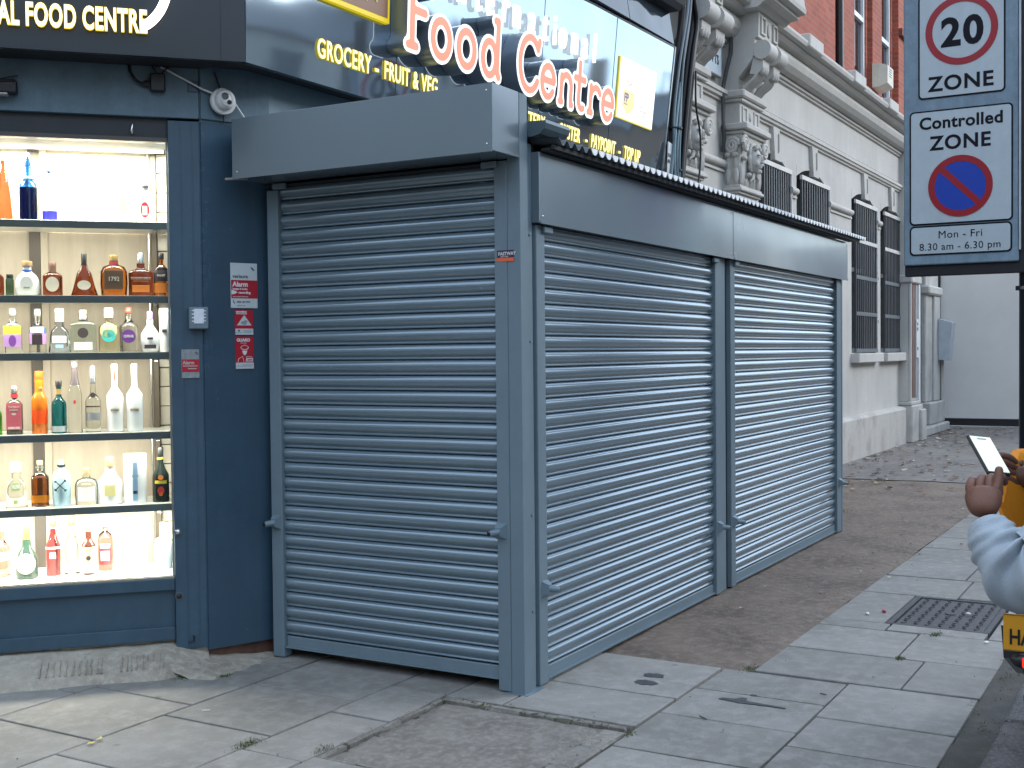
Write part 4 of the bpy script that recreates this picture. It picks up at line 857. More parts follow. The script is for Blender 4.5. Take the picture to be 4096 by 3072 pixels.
def canted_fascia():
    a = toC(Vector((-.27, 1.31, 0))); yf = a[1]; xr = a[0]-.0015
    obj('sign_panel', MB().box(-2.35, xr, yf, yf+.03, 2.87, 4.0), darkfront, canted)
    obj('soffit', MB().prism([(-2.35, yf+.031), (xr-.002, yf+.031), (.16, -.02), (.10, .02), (-2.35, .02)], 2.878, 2.90, 'z'), MATS['soffit_dark'], canted)
    obj('panel_seam', B(.245, .248, yf-.0015, yf+.002, 2.872, 3.99), MATS['seam_dark'], canted)
    for (m1, bo, dy) in ((emat('sign_text_edge2', (1, .66, .01), .95), .0060, 0), (emat('sign_text_core', (1, .95, .60), 2.2), .0030, -.003)):
        text('lettering', 'AL FOOD CENTRE', .103, m1, canted, loc=(-.705, yf-.016+dy, 2.972), ext=.004, bold=bo, xs=.505, space=1.08)
    pts = arc(-.17, 3.21, .185, .235, 15, -62, 16)
    obj('neon_arc', sdf_mesh([pts], .020, .012, lambda X, Y, Z: (X, yf-.03+Y, Z)), emat('sign_ring', (1, 1, 1), 2.5), canted)
    obj('ring_return', sdf_mesh([pts], .019, .009, lambda X, Y, Z: (X, yf-.009+Y, Z)), black, canted)
canted_fascia()
# parapet above the long sign: glossy slips reflecting the sky, cornice over them
pa = thing('shop_cornice', 'dark glossy cornice above the long fascia sign', 'cornice', (0, 0, 0))
def parapet():
    for x0, x1 in ((-.1, 1.2), (1.21, 2.6), (2.61, 3.75), (3.76, 4.62)):
        mb = MB().add([(x0, 1.16, 4.0), (x1, 1.16, 4.0), (x1, 1.20, 4.26), (x0, 1.20, 4.26), (x0, 1.75, 4.0), (x1, 1.75, 4.0), (x1, 1.75, 4.26), (x0, 1.75, 4.26)], [(0, 1, 2, 3), (4, 7, 6, 5), (0, 4, 5, 1), (3, 2, 6, 7), (0, 3, 7, 4), (1, 5, 6, 2)])
        obj('glossy_slip', mb, mat('slip_gloss', (.03, .045, .06), .05, var=.1, spec=.8, warp=.35), pa)
    obj('cornice_moulding', MB().prism([(1.08, 4.30), (1.12, 4.262), (1.75, 4.262), (1.75, 4.42), (1.02, 4.42), (1.02, 4.38), (1.05, 4.36)], -.2, 4.64, 'x'), mat('cornice_dark', (.04, .045, .055), .45), pa)
parapet()

# ============================================================ SMALL THINGS ON THE SHOP
def Cth(name, label, cat, x, y, z, group=None): return thing(name, label, cat, CW(x, y, z), CR, group)
t = Cth('security_camera', 'white dome security camera on the blue-grey band beside the kiosk roof', 'camera', .262, -.045, 2.728)
# faces the viewer a little to the left
t.rotation_euler = (0, 0, R(-24)); t.location = P1.lerp(P2, .31)+Vector((-.022, -.03, 2.728))
obj('mount_ring', MB().lathe([(.064, 0), (.066, .008), (.062, .018), (.050, .022)], n=28), white, t, rot=(PI/2, 0, 0), smooth=40)
o = obj('dome', MB().ell((0, -.035, .004), (.050, .034, .050), 22, 14), white, t, smooth=60)
obj('lens', MB().lathe([(.018, 0), (.017, .006), (.012, .007)], n=16), mat('lens_dark', (.03, .035, .03), .15), t, loc=(-.012, -.062, .014), rot=(R(80), 0, R(-10)))
obj('lens', MB().lathe([(.012, 0), (.011, .006), (.008, .007)], n=16), MATS['lens_dark'], t, loc=(.008, -.064, -.012), rot=(R(100), 0, R(10)))
obj('bezel', MB().lathe([(.032, 0), (.033, .003), (.028, .005)], n=24), mat('bezel_grey', (.5, .52, .52), .4), t, loc=(-.002, -.061, 0), rot=(PI/2, 0, 0))
cb = MB().tube([CW(-.02, -.03, 2.874), CW(.0, -.034, 2.866), CW(.08, -.036, 2.825), P1+Vector((-.01, -.035, 2.775)), P1.lerp(P2, .42)+Vector((-.02, -.05, 2.735)), P1.lerp(P2, .75)+Vector((-.03, -.04, 2.60))], .0045, 8)
o = obj('white_cable', cb, white, smooth=60); tag(o, 'thin white cable running down past the dome camera to the kiosk hood', 'cable')
# black junction box with loose leads
t = Cth('cable_box', 'black cable junction box with loose leads hanging under the canted fascia', 'junction box', -.03, -.022, 2.80)
obj('box', BB(-.040, .030, -.04, 0, -.045, .04, c=.006), black, t); obj('gland', MB().lathe([(.016, 0), (.014, .03)], n=12), black, t, loc=(-.04, -.02, -.01), rot=(0, -PI/2, 0))
for pts in (((-.07, -.02, -.01), (-.10, -.025, .005), (-.125, -.02, .04), (-.13, -.015, .075)), ((-.07, -.02, -.018), (-.11, -.03, 0), (-.135, -.02, .05), (-.137, -.015, .075)), ((-.01, -.02, .04), (-.02, -.03, .055), (-.03, -.02, .075)), ((.015, -.02, .04), (.03, -.03, .06), (.05, -.02, .075))):
    obj('lead', MB().tube(pts, .004, 6), black, t, smooth=60)
t = Cth('mounting_plate', 'small grey metal plate with a hole beside the cable box', 'plate', .132, -.022, 2.795)
obj('plate', BB(-.030, .020, -.006, 0, -.03, .025, c=.002), navy, t); obj('hole', MB().lathe([(.008, 0), (.008, .001)], n=12), black, t, loc=(-.004, -.0065, .008), rot=(PI/2, 0, 0))
t = Cth('floodlight', 'small black floodlight at the left edge above the window', 'lamp', -.71, -.022, 2.735)
obj('housing', BB(-.06, .06, -.07, -.01, -.028, .03, c=.006), black, t); obj('bracket', MB().tube([(-.05, -.07, .02), (.045, -.075, .028), (.055, -.02, -.02)], .006, 6), black, t)
obj('clear_rim', BB(-.05, .02, -.075, -.02, -.038, -.029, c=.003), mat('rim_clear', (.5, .5, .48), .2), t); obj('lead', MB().tube([(-.05, -.03, .03), (.02, -.03, .05), (.06, -.02, .06)], .003, 6), black, t)
t = Cth('switch_box', 'grey electrical box with torn white sticker on the dark blue pilaster', 'junction box', .134, -.024, 1.63)
obj('box', BB(-.045, .045, -.05, 0, 0, .105, c=.004), steel, t)
tp = BB(-.022, .024, -.0525, -.0505, .026, .096, c=.0005)
for k in range(4): tp.box(-.032, -.021, -.0522, -.0508, .034+k*.017, .040+k*.017); tp.box(.023, .033, -.0522, -.0508, .036+k*.016, .041+k*.016)
obj('torn_sticker', tp, mat('torn_paper', (.72, .76, .82), .6, var=.1, scale=60), t)
stw = mat('sign_plate_white', (.58, .64, .66), .35, var=.03); strd = mat('sign_plate_red', (.45, .018, .035), .35, var=.05); sgy = mat('print_slate', (.08, .12, .15), .5); stc = mat('print_white', (.75, .76, .77), .45)
pn_ang = math.atan2(P2.y-P1.y, P2.x-P1.x); pd = Vector((math.cos(pn_ang), math.sin(pn_ang), 0)); pnn = Vector((pd.y, -pd.x, 0))
def on_panel(name, label, cat, u, z): return thing(name, label, cat, P1+pd*u+pnn*.014+Vector((0, 0, z)), pn_ang)
t = on_panel('alarm_sign', 'white and red alarm plate, uppermost of the three signs beside the kiosk', 'sign', .139, 1.734)
obj('plate', BB(0, .142, -.004, 0, 0, .221, c=.0015), stw, t); obj('red_band', B(.0015, .1405, -.0048, -.0041, .048, .137), strd, t)
obj('dark_mark', MB().prism([(.105, .200), (.112, .203), (.127, .188), (.120, .183)], -.0048, -.0041), sgy, t)
text('lettering', 'verisure', .017, sgy, t, loc=(.010, -.0048, .148), ext=.0004, bold=.0006, xs=1.05)
text('lettering', 'Alarm', .024, stc, t, loc=(.009, -.0055, .106), ext=.0004, bold=.0014, xs=1.0)
text('lettering', 'Images & Audio', .009, stc, t, loc=(.009, -.0055, .090), ext=.0004, bold=.0005, xs=1.0)
text('lettering', 'recording', .012, stc, t, loc=(.040, -.0055, .071), ext=.0004, bold=.0007, xs=.98)
obj('arrow_flag', MB().prism([(.003, .066), (.020, .069), (.034, .077), (.020, .085), (.003, .088)], -.0058, -.0049), stc, t)
text('lettering', 'AND GUARD RESPONSE', .0055, stc, t, loc=(.009, -.0055, .053), ext=.0004, xs=1.0)
text('lettering', '0800 184 9999', .009, sgy, t, loc=(.030, -.0048, .026), ext=.0004, bold=.0003, xs=.95); text('lettering', 'verisure.co.uk', .0055, sgy, t, loc=(.032, -.0048, .010), ext=.0004)
obj('phone_mark', MB().tube([(.014, -.0045, .038), (.013, -.0045, .030), (.020, -.0045, .022)], .002, 6), sgy, t)
t = on_panel('warning_sign', 'red zero-vision sign with a white triangle, middle of the three beside the kiosk', 'sign', .158, 1.602)
obj('plate', BB(0, .098, -.004, 0, 0, .122, c=.001), strd, t); obj('white_foot', B(.0015, .0965, -.0048, -.0041, .001, .031), stw, t)
obj('triangle', MB().prism([(.010, .047), (.088, .047), (.049, .098)], -.0050, -.0041), stw, t)
obj('cloud_mark', MB().ell((.042, -.0052, .060), (.012, .0006, .008), 8, 6).ell((.056, -.0052, .066), (.010, .0006, .007), 8, 6).ell((.050, -.0052, .056), (.012, .0006, .006), 8, 6), mat('print_grey2', (.30, .33, .34), .5), t)
text('lettering', 'zerovision', .010, stc, t, loc=(.006, -.0048, .110), ext=.0004, bold=.0006, xs=1.0); text('lettering', 'SMOKE BARRIER', .006, stc, t, loc=(.007, -.0048, .1015), ext=.0004, bold=.0003, xs=.95)
obj('print_lines', MB().box(.045, .090, -.0055, -.0049, .019, .0205).box(.045, .085, -.0055, -.0049, .013, .0145).box(.006, .034, -.0055, -.0049, .010, .0115).ell((.020, -.0052, .021), (.006, .0005, .005), 8, 6), sgy, t)
t = on_panel('guard_sign', 'red guard sign with white capped officer outline, lowest of the three signs', 'sign', .158, 1.435)
obj('plate', BB(0, .098, -.004, 0, 0, .159, c=.001), strd, t); obj('white_foot', B(.0015, .0965, -.0048, -.0041, .001, .031), stw, t)
text('lettering', 'GUARD', .015, stc, t, loc=(.007, -.0048, .135), ext=.0004, bold=.001, xs=1.0); text('lettering', 'RESPONSE', .005, stc, t, loc=(.028, -.0048, .125), ext=.0004)
mbg = MB(); P_ = lambda x, z: (x, -.0048, z)
mbg.tube([P_(.028, .105), P_(.032, .111), P_(.049, .117), P_(.066, .111), P_(.070, .105)], .0012, 5); mbg.tube([P_(.028, .105), P_(.034, .098), P_(.049, .094), P_(.064, .098), P_(.070, .105)], .0018, 5)
mbg.prism([(.036, .090), (.062, .090), (.058, .075), (.049, .066), (.040, .075)], -.0052, -.0042); mbg.tube([P_(.012, .034), P_(.016, .050), P_(.038, .062), P_(.044, .034)], .0013, 5); mbg.tube([P_(.086, .060), P_(.060, .062), P_(.054, .034)], .0013, 5)
obj('officer_outline', mbg, stc, t); obj('badge', BB(.058, .092, -.0054, -.0048, .036, .054, c=.0003), stc, t); text('lettering', '24H', .011, strd, t, loc=(.062, -.0058, .0395), ext=.0003, bold=.0005)
obj('print_lines', MB().box(.036, .090, -.0055, -.0049, .019, .0205).box(.006, .085, -.0055, -.0049, .013, .0145), sgy, t)
t = Cth('alarm_sticker', 'peeling alarm sticker, faded silver and red, low on the dark blue pilaster', 'sticker', .052, -.0235, 1.395)
fad = mat('faded_silver', (.26, .29, .30), .4, var=.25, scale=40); obj('backing', BB(0, .083, -.0022, 0, 0, .138, c=.0004), fad, t)
obj('red_band', BB(.002, .082, -.003, -.0023, .029, .090, c=.0002), strd, t); text('lettering', 'Alarm', .018, mat('faded_print', (.5, .5, .48), .6), t, loc=(.005, -.0034, .066), ext=.0003, bold=.0006, xs=.9)
obj('print_lines', MB().box(.006, .074, -.0036, -.0030, .056, .060).box(.03, .07, -.0036, -.0030, .043, .047), MATS['faded_print'], t); obj('dark_mark', MB().prism([(.062, .124), (.068, .128), (.079, .116), (.073, .112)], -.003, -.0022), sgy, t)
for z, lb in ((.655, 'shiny round bolt lock on the pilaster edge level with the lowest shelf bottles'), (.345, 'dark recessed bolt hole low on the pilaster edge under the window sill')):
    t = Cth('bolt_lock', lb, 'lock', .022, -.0215, z)
    obj('rose', MB().lathe([(.014, 0), (.013, .006), (.008, .010), (0, .011)], n=18), chrome if z > .5 else mat('bolt_dark', (.03, .03, .03), .5), t, rot=(PI/2, 0, 0), smooth=50)
    obj('backing', MB().lathe([(.019, 0), (.018, .002)], n=18), mat('bolt_back', (.10, .13, .15), .5), t, rot=(PI/2, 0, 0))
t = Cth('latch', 'small black hook latch near the foot of the pilaster', 'latch', .075, -.022, .118)
obj('hook', MB().tube([(.014, -.004, .03), (.014, -.008, .002), (-.012, -.010, 0)], .004, 6), black, t)
o = obj('green_paint', MB().ell((0, 0, 0), (.026, .0015, .024), 12, 6).ell((.004, 0, -.055), (.033, .0015, .040), 12, 6).ell((.002, 0, -.10), (.014, .0015, .022), 10, 6).ell((-.012, 0, -.03), (.012, .0012, .03), 10, 6), mat('green_blob', (.02, .32, .12), .4), loc=(.245, 1.4885, 2.825)); tag(o, 'splash of green paint on the blue wall above the kiosk hood', 'paint')
o = obj('wall_conduit', MB().tube([P1.lerp(P2, .20)+Vector((-.012, -.02, 2.87)), P1.lerp(P2, .30)+Vector((-.012, -.02, 2.78)), P1.lerp(P2, .33)+Vector((-.012, -.02, 2.63))], .004, 6), black); tag(o, 'thin black cable down the joint of the blue wall beside the dome camera', 'cable')
o = obj('timber_stick', MB().bbox(-.055, .055, -.006, .006, -.006, .006, c=.002), mat('stick_wood', (.30, .25, .21), .7), loc=(-.19, 1.455, 2.348), rot=(0, R(0), R(-62))); tag(o, 'short timber batten poking out under the left end of the front hood', 'stick')
# thick black cables where the shop meets the white building
t = thing('cable_bundle', 'bundle of thick black and grey cables hanging between the shop sign and white building', 'cables', (4.80, 1.28, 2.55))
def bundle():
    rnd = random.Random(8); gm = mat('cable_grey', (.16, .21, .25), .5); bm_ = mat('cable_black', (.008, .009, .012), .45)
    def strand(P, r, m, y=0):
        pts = [(x-4.80, y+.01*math.sin(z*3+r*200), z-2.55) for x, z in P]; q = []
        for i in range(len(pts)-1):
            for k in range(4):
                u = k/4; p0, p1, p2, p3 = [Vector(pts[max(0, min(len(pts)-1, i+d))]) for d in (-1, 0, 1, 2)]
                q.append(.5*((2*p1)+(p2-p0)*u+(2*p0-5*p1+4*p2-p3)*u*u+(3*p1-p0-3*p2+p3)*u**3))
        q.append(Vector(pts[-1])); obj('cable', MB().tube(q, r, 8), m, t, smooth=60)
    T1 = [(4.76, 2.52), (4.79, 2.9), (4.82, 3.3), (4.87, 3.6), (5.0, 4.0), (5.12, 4.35), (5.17, 4.7), (5.1, 5.2)]
    T2 = [(4.90, 2.52), (4.97, 2.95), (5.07, 3.4), (5.15, 3.8), (5.23, 4.1), (5.31, 4.33), (5.24, 4.55), (5.14, 5.2)]
    sh_ = lambda P, d: [(x+d, z) for x, z in P]
    strand(T2, .055, bm_); strand(sh_(T2, -.06), .040, bm_, .03); strand(sh_(T2, .035), .030, bm_, -.03); strand(sh_(T2, -.03), .022, bm_, -.055)
    strand(T1, .034, bm_); strand(sh_(T1, .03), .022, bm_, -.03); strand(sh_(T1, -.03), .018, bm_, .0)
    strand([(4.60, 2.52), (4.66, 2.85), (4.76, 3.2), (4.80, 3.5), (4.95, 3.96), (5.10, 4.40), (5.14, 4.8)], .013, gm, -.05)
    strand([(4.82, 2.52), (4.80, 2.8), (4.77, 3.1), (4.84, 3.4), (4.98, 3.96), (5.12, 4.40), (5.16, 4.8)], .011, gm, -.07)
    strand([(4.70, 2.52), (4.78, 2.75), (4.74, 3.05), (4.79, 3.35), (4.92, 3.75)], .012, mat('cable_teal', (.16, .27, .30), .45), -.06)
    strand([(4.90, 2.52), (4.84, 2.72), (4.82, 3.05), (4.86, 3.4), (4.92, 3.75)], .009, MATS['cable_teal'], -.07)
    strand([(5.06, 2.45), (5.02, 2.6), (5.22, 3.0), (5.26, 3.35), (5.18, 3.6), (5.20, 3.9)], .009, bm_, -.09)
    strand([(5.10, 2.45), (5.04, 2.75), (5.0, 2.9)], .006, bm_, -.09)
    for z, x in ((.45, .02), (.80, .03)): obj('cable_tie', MB().lathe([(.07, z), (.07, z+.012)], x, -.03, 14), bm_, t)
    obj('taped_notice', BB(-.20, -.11, -.045, -.035, .38, .66, c=.004), mat('notice_paper', (.62, .66, .66), .6, var=.15, scale=30), t, rot=(0, R(6), 0))
    text('lettering', 'PLEASE', .030, sgy, t, loc=(-.150, -.050, .55), ext=.001, xs=.5); text('lettering', 'RING', .030, sgy, t, loc=(-.157, -.050, .50), ext=.001, xs=.5)
bundle()
# ============================================================ WHITE BUILDING
wb = thing('white_building', 'cream rendered building with carved pilasters, barred windows and heavy cornice', 'building', (4.7, 1.6, 0))
WO = Vector((4.7, 1.6, 0))
def W(mb):      # world to local
    mb.v = [(x-WO.x, y-WO.y, z-WO.z) for x, y, z in mb.v]; return mb
def wobj(name, mb, m, par=None, **k): return obj(name, W(mb), m, par or wb, **k)
def wall_holes(x0, x1, z0, z1, y, holes, depth):
    mb = MB(); xs = sorted({x0, x1, *[h[0] for h in holes], *[h[1] for h in holes]}); zs = sorted({z0, z1, *[h[2] for h in holes], *[h[3] for h in holes]})
    inh = lambda x, z: any(h[0] < x < h[1] and h[2] < z < h[3] for h in holes)
    for a, b in zip(xs[:-1], xs[1:]):
        for c, d in zip(zs[:-1], zs[1:]):
            if not inh((a+b)/2, (c+d)/2): mb.add([(a, y, c), (b, y, c), (b, y, d), (a, y, d)], [(0, 1, 2, 3)])
    for a, b, c, d in holes:
        Y = y+depth
        mb.add([(a, y, c), (a, Y, c), (a, Y, d), (a, y, d)], [(0, 1, 2, 3)]); mb.add([(b, y, c), (b, Y, c), (b, Y, d), (b, y, d)], [(3, 2, 1, 0)])
        mb.add([(a, y, c), (b, y, c), (b, Y, c), (a, Y, c)], [(0, 1, 2, 3)]); mb.add([(a, y, d), (b, y, d), (b, Y, d), (a, Y, d)], [(3, 2, 1, 0)])
    return mb
HX = [(8.08, 9.16), (9.50, 10.82), (12.08, 13.44), (13.80, 15.14)]
def white_building():
    yw = 1.6; XE = 15.75
    holes = [(a, b, 1.45, 3.70) for a, b in HX]
    wobj('wall', wall_holes(4.70, XE, .0, 4.62, yw, holes, .22), cream)
    wobj('wall_end', MB().add([(XE, yw, 0), (XE, yw+2, 0), (XE, yw+2, 5.0), (XE, yw, 5.0)], [(0, 1, 2, 3)]), cream)
    # arched heads: spandrel pieces in the top corners of each opening
    for a, b in HX:
        w = b-a; rise = .13; n = 8
        for s in (0, 1):
            pts = [((a if s == 0 else b), 3.70)]
            for k in range(n+1):
                u = (k/n)*.5; x = a+u*w if s == 0 else b-u*w
                pts.append((x, 3.70-rise*(1-math.sin(u*PI))**1.2))
            wobj('arch_spandrel', MB().prism(pts, yw-.002, yw+.20), cream)
        g = wobj('window', B(a, b, yw+.20, yw+.215, 1.45, 3.70), darkglass)
        fr = MB().box(a, b, yw+.16, yw+.199, 1.45, 1.52).box(a+.0, a+.05, yw+.16, yw+.199, 1.53, 3.70).box(b-.05, b, yw+.16, yw+.199, 1.53, 3.70).box(a+.051, b-.051, yw+.16, yw+.199, 2.62, 2.68)
        wobj('window_frame', fr, mat('frame_grey', (.18, .19, .2), .5))
        wobj('keystone', MB().prism([((a+b)/2-.14, 3.99), ((a+b)/2-.08, 3.63), ((a+b)/2+.16, 3.63), ((a+b)/2+.14, 3.68), ((a+b)/2+.08, 3.69), ((a+b)/2+.10, 3.99)], yw-.045, yw+.01), cream)
        wobj('keystone_fillet', MB().box((a+b)/2+.03, (a+b)/2+.045, yw-.06, yw-.046, 3.72, 3.93), cream)
    for k, (a, b) in enumerate(HX):
        wobj('window_sill', BB(a-.05, b+.06, yw-.12, yw+.02, 1.315, 1.445, c=.01), cream)
    # half round band between windows at impost height
    for a, b in ((4.7, 5.3), (6.05, 6.98), (7.66, 8.03), (9.20, 9.46), (10.86, 12.04), (13.48, 13.76)):
        wobj('impost_band', MB().tube([(a, yw-.01, 3.375), (b, yw-.01, 3.375)], .042, 12), cream, smooth=50)
        wobj('impost_fillet', MB().box(a, b, yw-.02, yw+.01, 3.29, 3.315), cream)
    # string course
    def mould(name, prof_, x0, x1): wobj(name, MB().prism(prof_, x0, x1, 'x'), cream)
    mould('string_course', [(1.60, 3.985), (1.575, 3.99), (1.575, 4.01), (1.55, 4.02), (1.545, 4.05), (1.53, 4.055), (1.53, 4.09), (1.56, 4.115), (1.60, 4.12)], 4.7, 15.75)
    mould('cornice', [(1.60, 4.54), (1.57, 4.55), (1.57, 4.575), (1.545, 4.58), (1.545, 4.61), (1.60, 4.62)], 4.7, 15.9)
    mould('cornice', [(1.75, 4.622), (1.52, 4.622), (1.47, 4.64), (1.42, 4.69), (1.40, 4.75), (1.42, 4.80), (1.44, 4.805), (1.44, 4.825), (1.37, 4.84), (1.33, 4.87), (1.33, 4.89), (1.27, 4.90), (1.255, 4.935), (1.255, 4.96), (1.30, 4.985), (1.34, 5.04), (1.75, 5.05)], 4.7, 16.0)
    for x in (9.1, 11.15, 13.1, 15.0):
        wobj('cornice_block', BB(x-.28, x+.28, 1.235, 1.5, 4.90, 5.055, c=.012), cream)
    mould('frieze_band', [(1.60, 4.13), (1.588, 4.14), (1.588, 4.52), (1.60, 4.53)], 7.7, 15.7)
    # plinth
    mb = MB().prism([(1.62, .0), (1.475, .0), (1.475, .545), (1.50, .575), (1.62, .60)], 4.7, 15.05, 'x'); wobj('plinth', mb, plinthm)
    # pilasters with capitals, blocks and consoles
    def pilaster(x0, x1, full=True):
        xc = (x0+x1)/2; w = (x1-x0)/2
        wobj('pilaster', BB(x0, x1, 1.455, 1.601, .0, 3.08, c=.006), cream)
        wobj('pilaster_panel', MB().box(x0+.10, x0+.13, 1.440, 1.456, .7, 2.97).box(x1-.13, x1-.10, 1.440, 1.456, .7, 2.97).box(x0+.131, x1-.131, 1.440, 1.456, 2.94, 2.97), cream)
        wobj('necking', MB().bbox(x0-.02, x1+.02, 1.43, 1.6, 3.075, 3.10, c=.004).bbox(x0-.045, x1+.045, 1.40, 1.6, 3.101, 3.135, c=.008).bbox(x0-.03, x1+.03, 1.42, 1.6, 3.136, 3.16, c=.004), cream)
        bell = [(x0+.01, 1.45), (x1-.01, 1.45)]
        wobj('capital_bell', MB().add([(x0, 1.455, 3.161), (x1, 1.455, 3.161), (x1, 1.60, 3.161), (x0, 1.60, 3.161), (x0-.03, 1.40, 3.66), (x1+.03, 1.40, 3.66), (x1+.03, 1.60, 3.66), (x0-.03, 1.60, 3.66)], [(0, 1, 5, 4), (1, 2, 6, 5), (2, 3, 7, 6), (3, 0, 4, 7), (4, 5, 6, 7), (0, 3, 2, 1)]), cream)
        # mask: head, nose, brows, hair
        fz = 3.43; fy = 1.375
        q_ = lambda dx, dy, dz, a, b, c: m.ell((xc+dx, fy+dy, fz+dz), (a, b, c), 12, 8)
        m = MB().ell((xc, fy+.02, fz), (.092, .085, .135), 18, 14)
        q_(0, -.062, .012, .013, .022, .040); q_(0, -.075, -.022, .020, .018, .014)
        for e in (-1, 1): q_(e*.040, -.052, .052, .034, .016, .010); q_(e*.040, -.050, .028, .018, .014, .009); q_(e*.052, -.032, -.035, .034, .032, .036)
        q_(0, -.056, -.060, .030, .014, .007); q_(0, -.054, -.074, .026, .016, .008); q_(0, -.040, -.112, .034, .030, .026)
        wobj('carved_mask', m, cream, smooth=75)
        hr = MB()
        hr.tube([(xc+(.108+.007*math.sin(k*2.3))*math.cos(R(-60+300*k/24)), fy+.025, fz+.015+(.150+.007*math.sin(k*2.3))*math.sin(R(-60+300*k/24))) for k in range(25)], [.020+.006*math.sin(k*2.3+1) for k in range(25)], 7, cap=True)
        for k in range(5):
            a = R(50+20*k); hr.ell((xc+.085*math.cos(a), fy-.028, fz+.035+.105*math.sin(a)), (.020, .022, .026), 8, 6)
        for e in (-1, 1): hr.tube([(xc+e*.03, fy+.01, fz-.14), (xc+e*.075, fy+.0, fz-.185), (xc+e*.11, fy+.02, fz-.22)], [.020, .017, .006], 7)
        wobj('carved_hair', hr, cream, smooth=70)
        # volutes: spirals on the front corners and on the near side
        for s in (-1, 1):
            cx = x0+.02 if s < 0 else x1-.02; pts = []
            for k in range(26):
                a = k/25*2.2*2*PI; r_ = .085*(1-k/25*.85); pts.append((cx+s*.015+s*r_*math.cos(a), 1.375, 3.56+r_*math.sin(a)))
            wobj('volute', MB().tube(pts, .020, 7).lathe([(.0, 0)], 0, 0, 3) if False else MB().tube(pts, .020, 7), cream, smooth=60)
        pts = []
        for k in range(26):
            a = k/25*2.2*2*PI; r_ = .085*(1-k/25*.85); pts.append((x0-.04, 1.50-r_*math.cos(a)*.9, 3.55+r_*math.sin(a)))
        wobj('volute', MB().tube(pts, .022, 7), cream, smooth=60)
        # acanthus leaves
        lf = MB()
        for (lx, ly, lz, sx, sz, tl_) in ((x0+.05, 1.43, 3.30, .05, .15, .3), (x1-.05, 1.43, 3.30, .05, .15, -.3), (xc-.10, 1.44, 3.22, .04, .07, .2), (xc+.10, 1.44, 3.22, .04, .07, -.2), (xc, 1.43, 3.23, .035, .07, 0)):
            for q in (-1, 0, 1):
                lf.ell((lx+q*sx*.6, ly, lz-abs(q)*.03), (sx*.35, .022, sz*(1-.25*abs(q))), 8, 8)
            lf.ell((lx, ly-.03, lz+sz*.85), (sx*.8, .03, .025), 8, 6)
        for ly in (1.47, 1.55):
            for q in (0, 1): lf.ell((x0-.012, ly, 3.26+.13*q), (.022, .030, .09), 8, 8)
            lf.ell((x0-.035, ly, 3.46), (.03, .04, .028), 8, 6)
        wobj('acanthus_leaf', lf, cream, smooth=70)
        wobj('abacus', MB().bbox(x0-.05, x1+.05, 1.375, 1.6, 3.662, 3.70, c=.008).bbox(x0-.085, x1+.085, 1.33, 1.6, 3.701, 3.765, c=.012), cream)
        # pedestal block with two sunk panels
        wobj('block', BB(x0, x1, 1.43, 1.6, 3.766, 3.985, c=.004), cream)
        for q in (.06, (x1-x0)-.20): wobj('sunk_panel', MB().box(x0+q, x0+q+.14, 1.418, 1.431, 3.80, 3.815).box(x0+q, x0+q+.14, 1.418, 1.431, 3.935, 3.95).box(x0+q, x0+q+.018, 1.418, 1.431, 3.816, 3.934).box(x0+q+.122, x0+q+.14, 1.418, 1.431, 3.816, 3.934), cream)
        wobj('rosette', MB().ell((xc, 1.428, 3.875), (.035, .018, .045), 10, 8), cream, smooth=60)
        wobj('block_band', MB().bbox(x0-.03, x1+.03, 1.395, 1.6, 3.986, 4.02, c=.006).bbox(x0-.06, x1+.06, 1.365, 1.6, 4.021, 4.10, c=.015), cream)
        # upper pier, side face tapering down to the block
        wobj('console_pier', MB().prism([(1.60, 4.101), (1.46, 4.101), (1.45, 4.22), (1.36, 4.32), (1.30, 4.40), (1.27, 4.60), (1.235, 4.602), (1.23, 4.855), (1.60, 4.855)], x0, x1, 'x'), cream)
        for xa, xb in ((x0+.05, x0+.19), (x1-.19, x1-.05)): wobj('sunk_panel', MB().box(xa, xb, 1.215, 1.2305, 4.64, 4.66).box(xa, xb, 1.215, 1.2305, 4.80, 4.815).box(xa, xa+.02, 1.215, 1.2305, 4.661, 4.799).box(xb-.02, xb, 1.215, 1.2305, 4.661, 4.799), cream)
        wobj('boss', MB().ell((xc, 1.226, 4.72), (.045, .015, .07), 10, 8), cream, smooth=60)
        # double scroll console: two ribs with a roll on top, fluted foot
        for (a, b) in ((x0+.02, xc-.05), (xc+.05, x1-.02)):
            wobj('console_scroll', MB().tube([(a, 1.21, 4.48), (b, 1.21, 4.48)], .095, 16), cream, smooth=40)
            wobj('console_leaf', MB().prism([(1.30, 4.42), (1.20, 4.40), (1.205, 4.30), (1.27, 4.24), (1.34, 4.26)], a+.02, b-.02, 'x'), cream)
            lf = MB(); 
            for q in (-1, 0, 1): lf.ell(((a+b)/2+q*.06, 1.225, 4.31), (.035, .03, .065), 8, 8)
            wobj('console_carving', lf, cream, smooth=60)
            fl = MB(); n = 5
            for q in range(n):
                x = a+.015+(b-a-.03)*(q+.5)/n; pts = [(x, 1.27, 4.25), (x, 1.30, 4.21), (x, 1.37, 4.16), (x, 1.42, 4.10)]; fl.tube(pts, [.02, .021, .019, .014], 7)
            wobj('console_flute', fl, cream, smooth=60)
        wobj('pier_cornice', MB().prism([(1.60, 4.856), (1.20, 4.856), (1.17, 4.875), (1.14, 4.90), (1.05, 4.915), (1.05, 4.945), (.98, 4.96), (.97, 5.0), (1.60, 5.0)], x0-.14, x1+.14, 'x'), cream)
        wobj('pier_pediment', MB().prism([(x0-.16, 5.001), (x1+.16, 5.001), (x1+.10, 5.06), (x1-.02, 5.35), (x0+.02, 5.35), (x0-.10, 5.06)], .98, 1.60), cream)
        rz_ = MB(); 
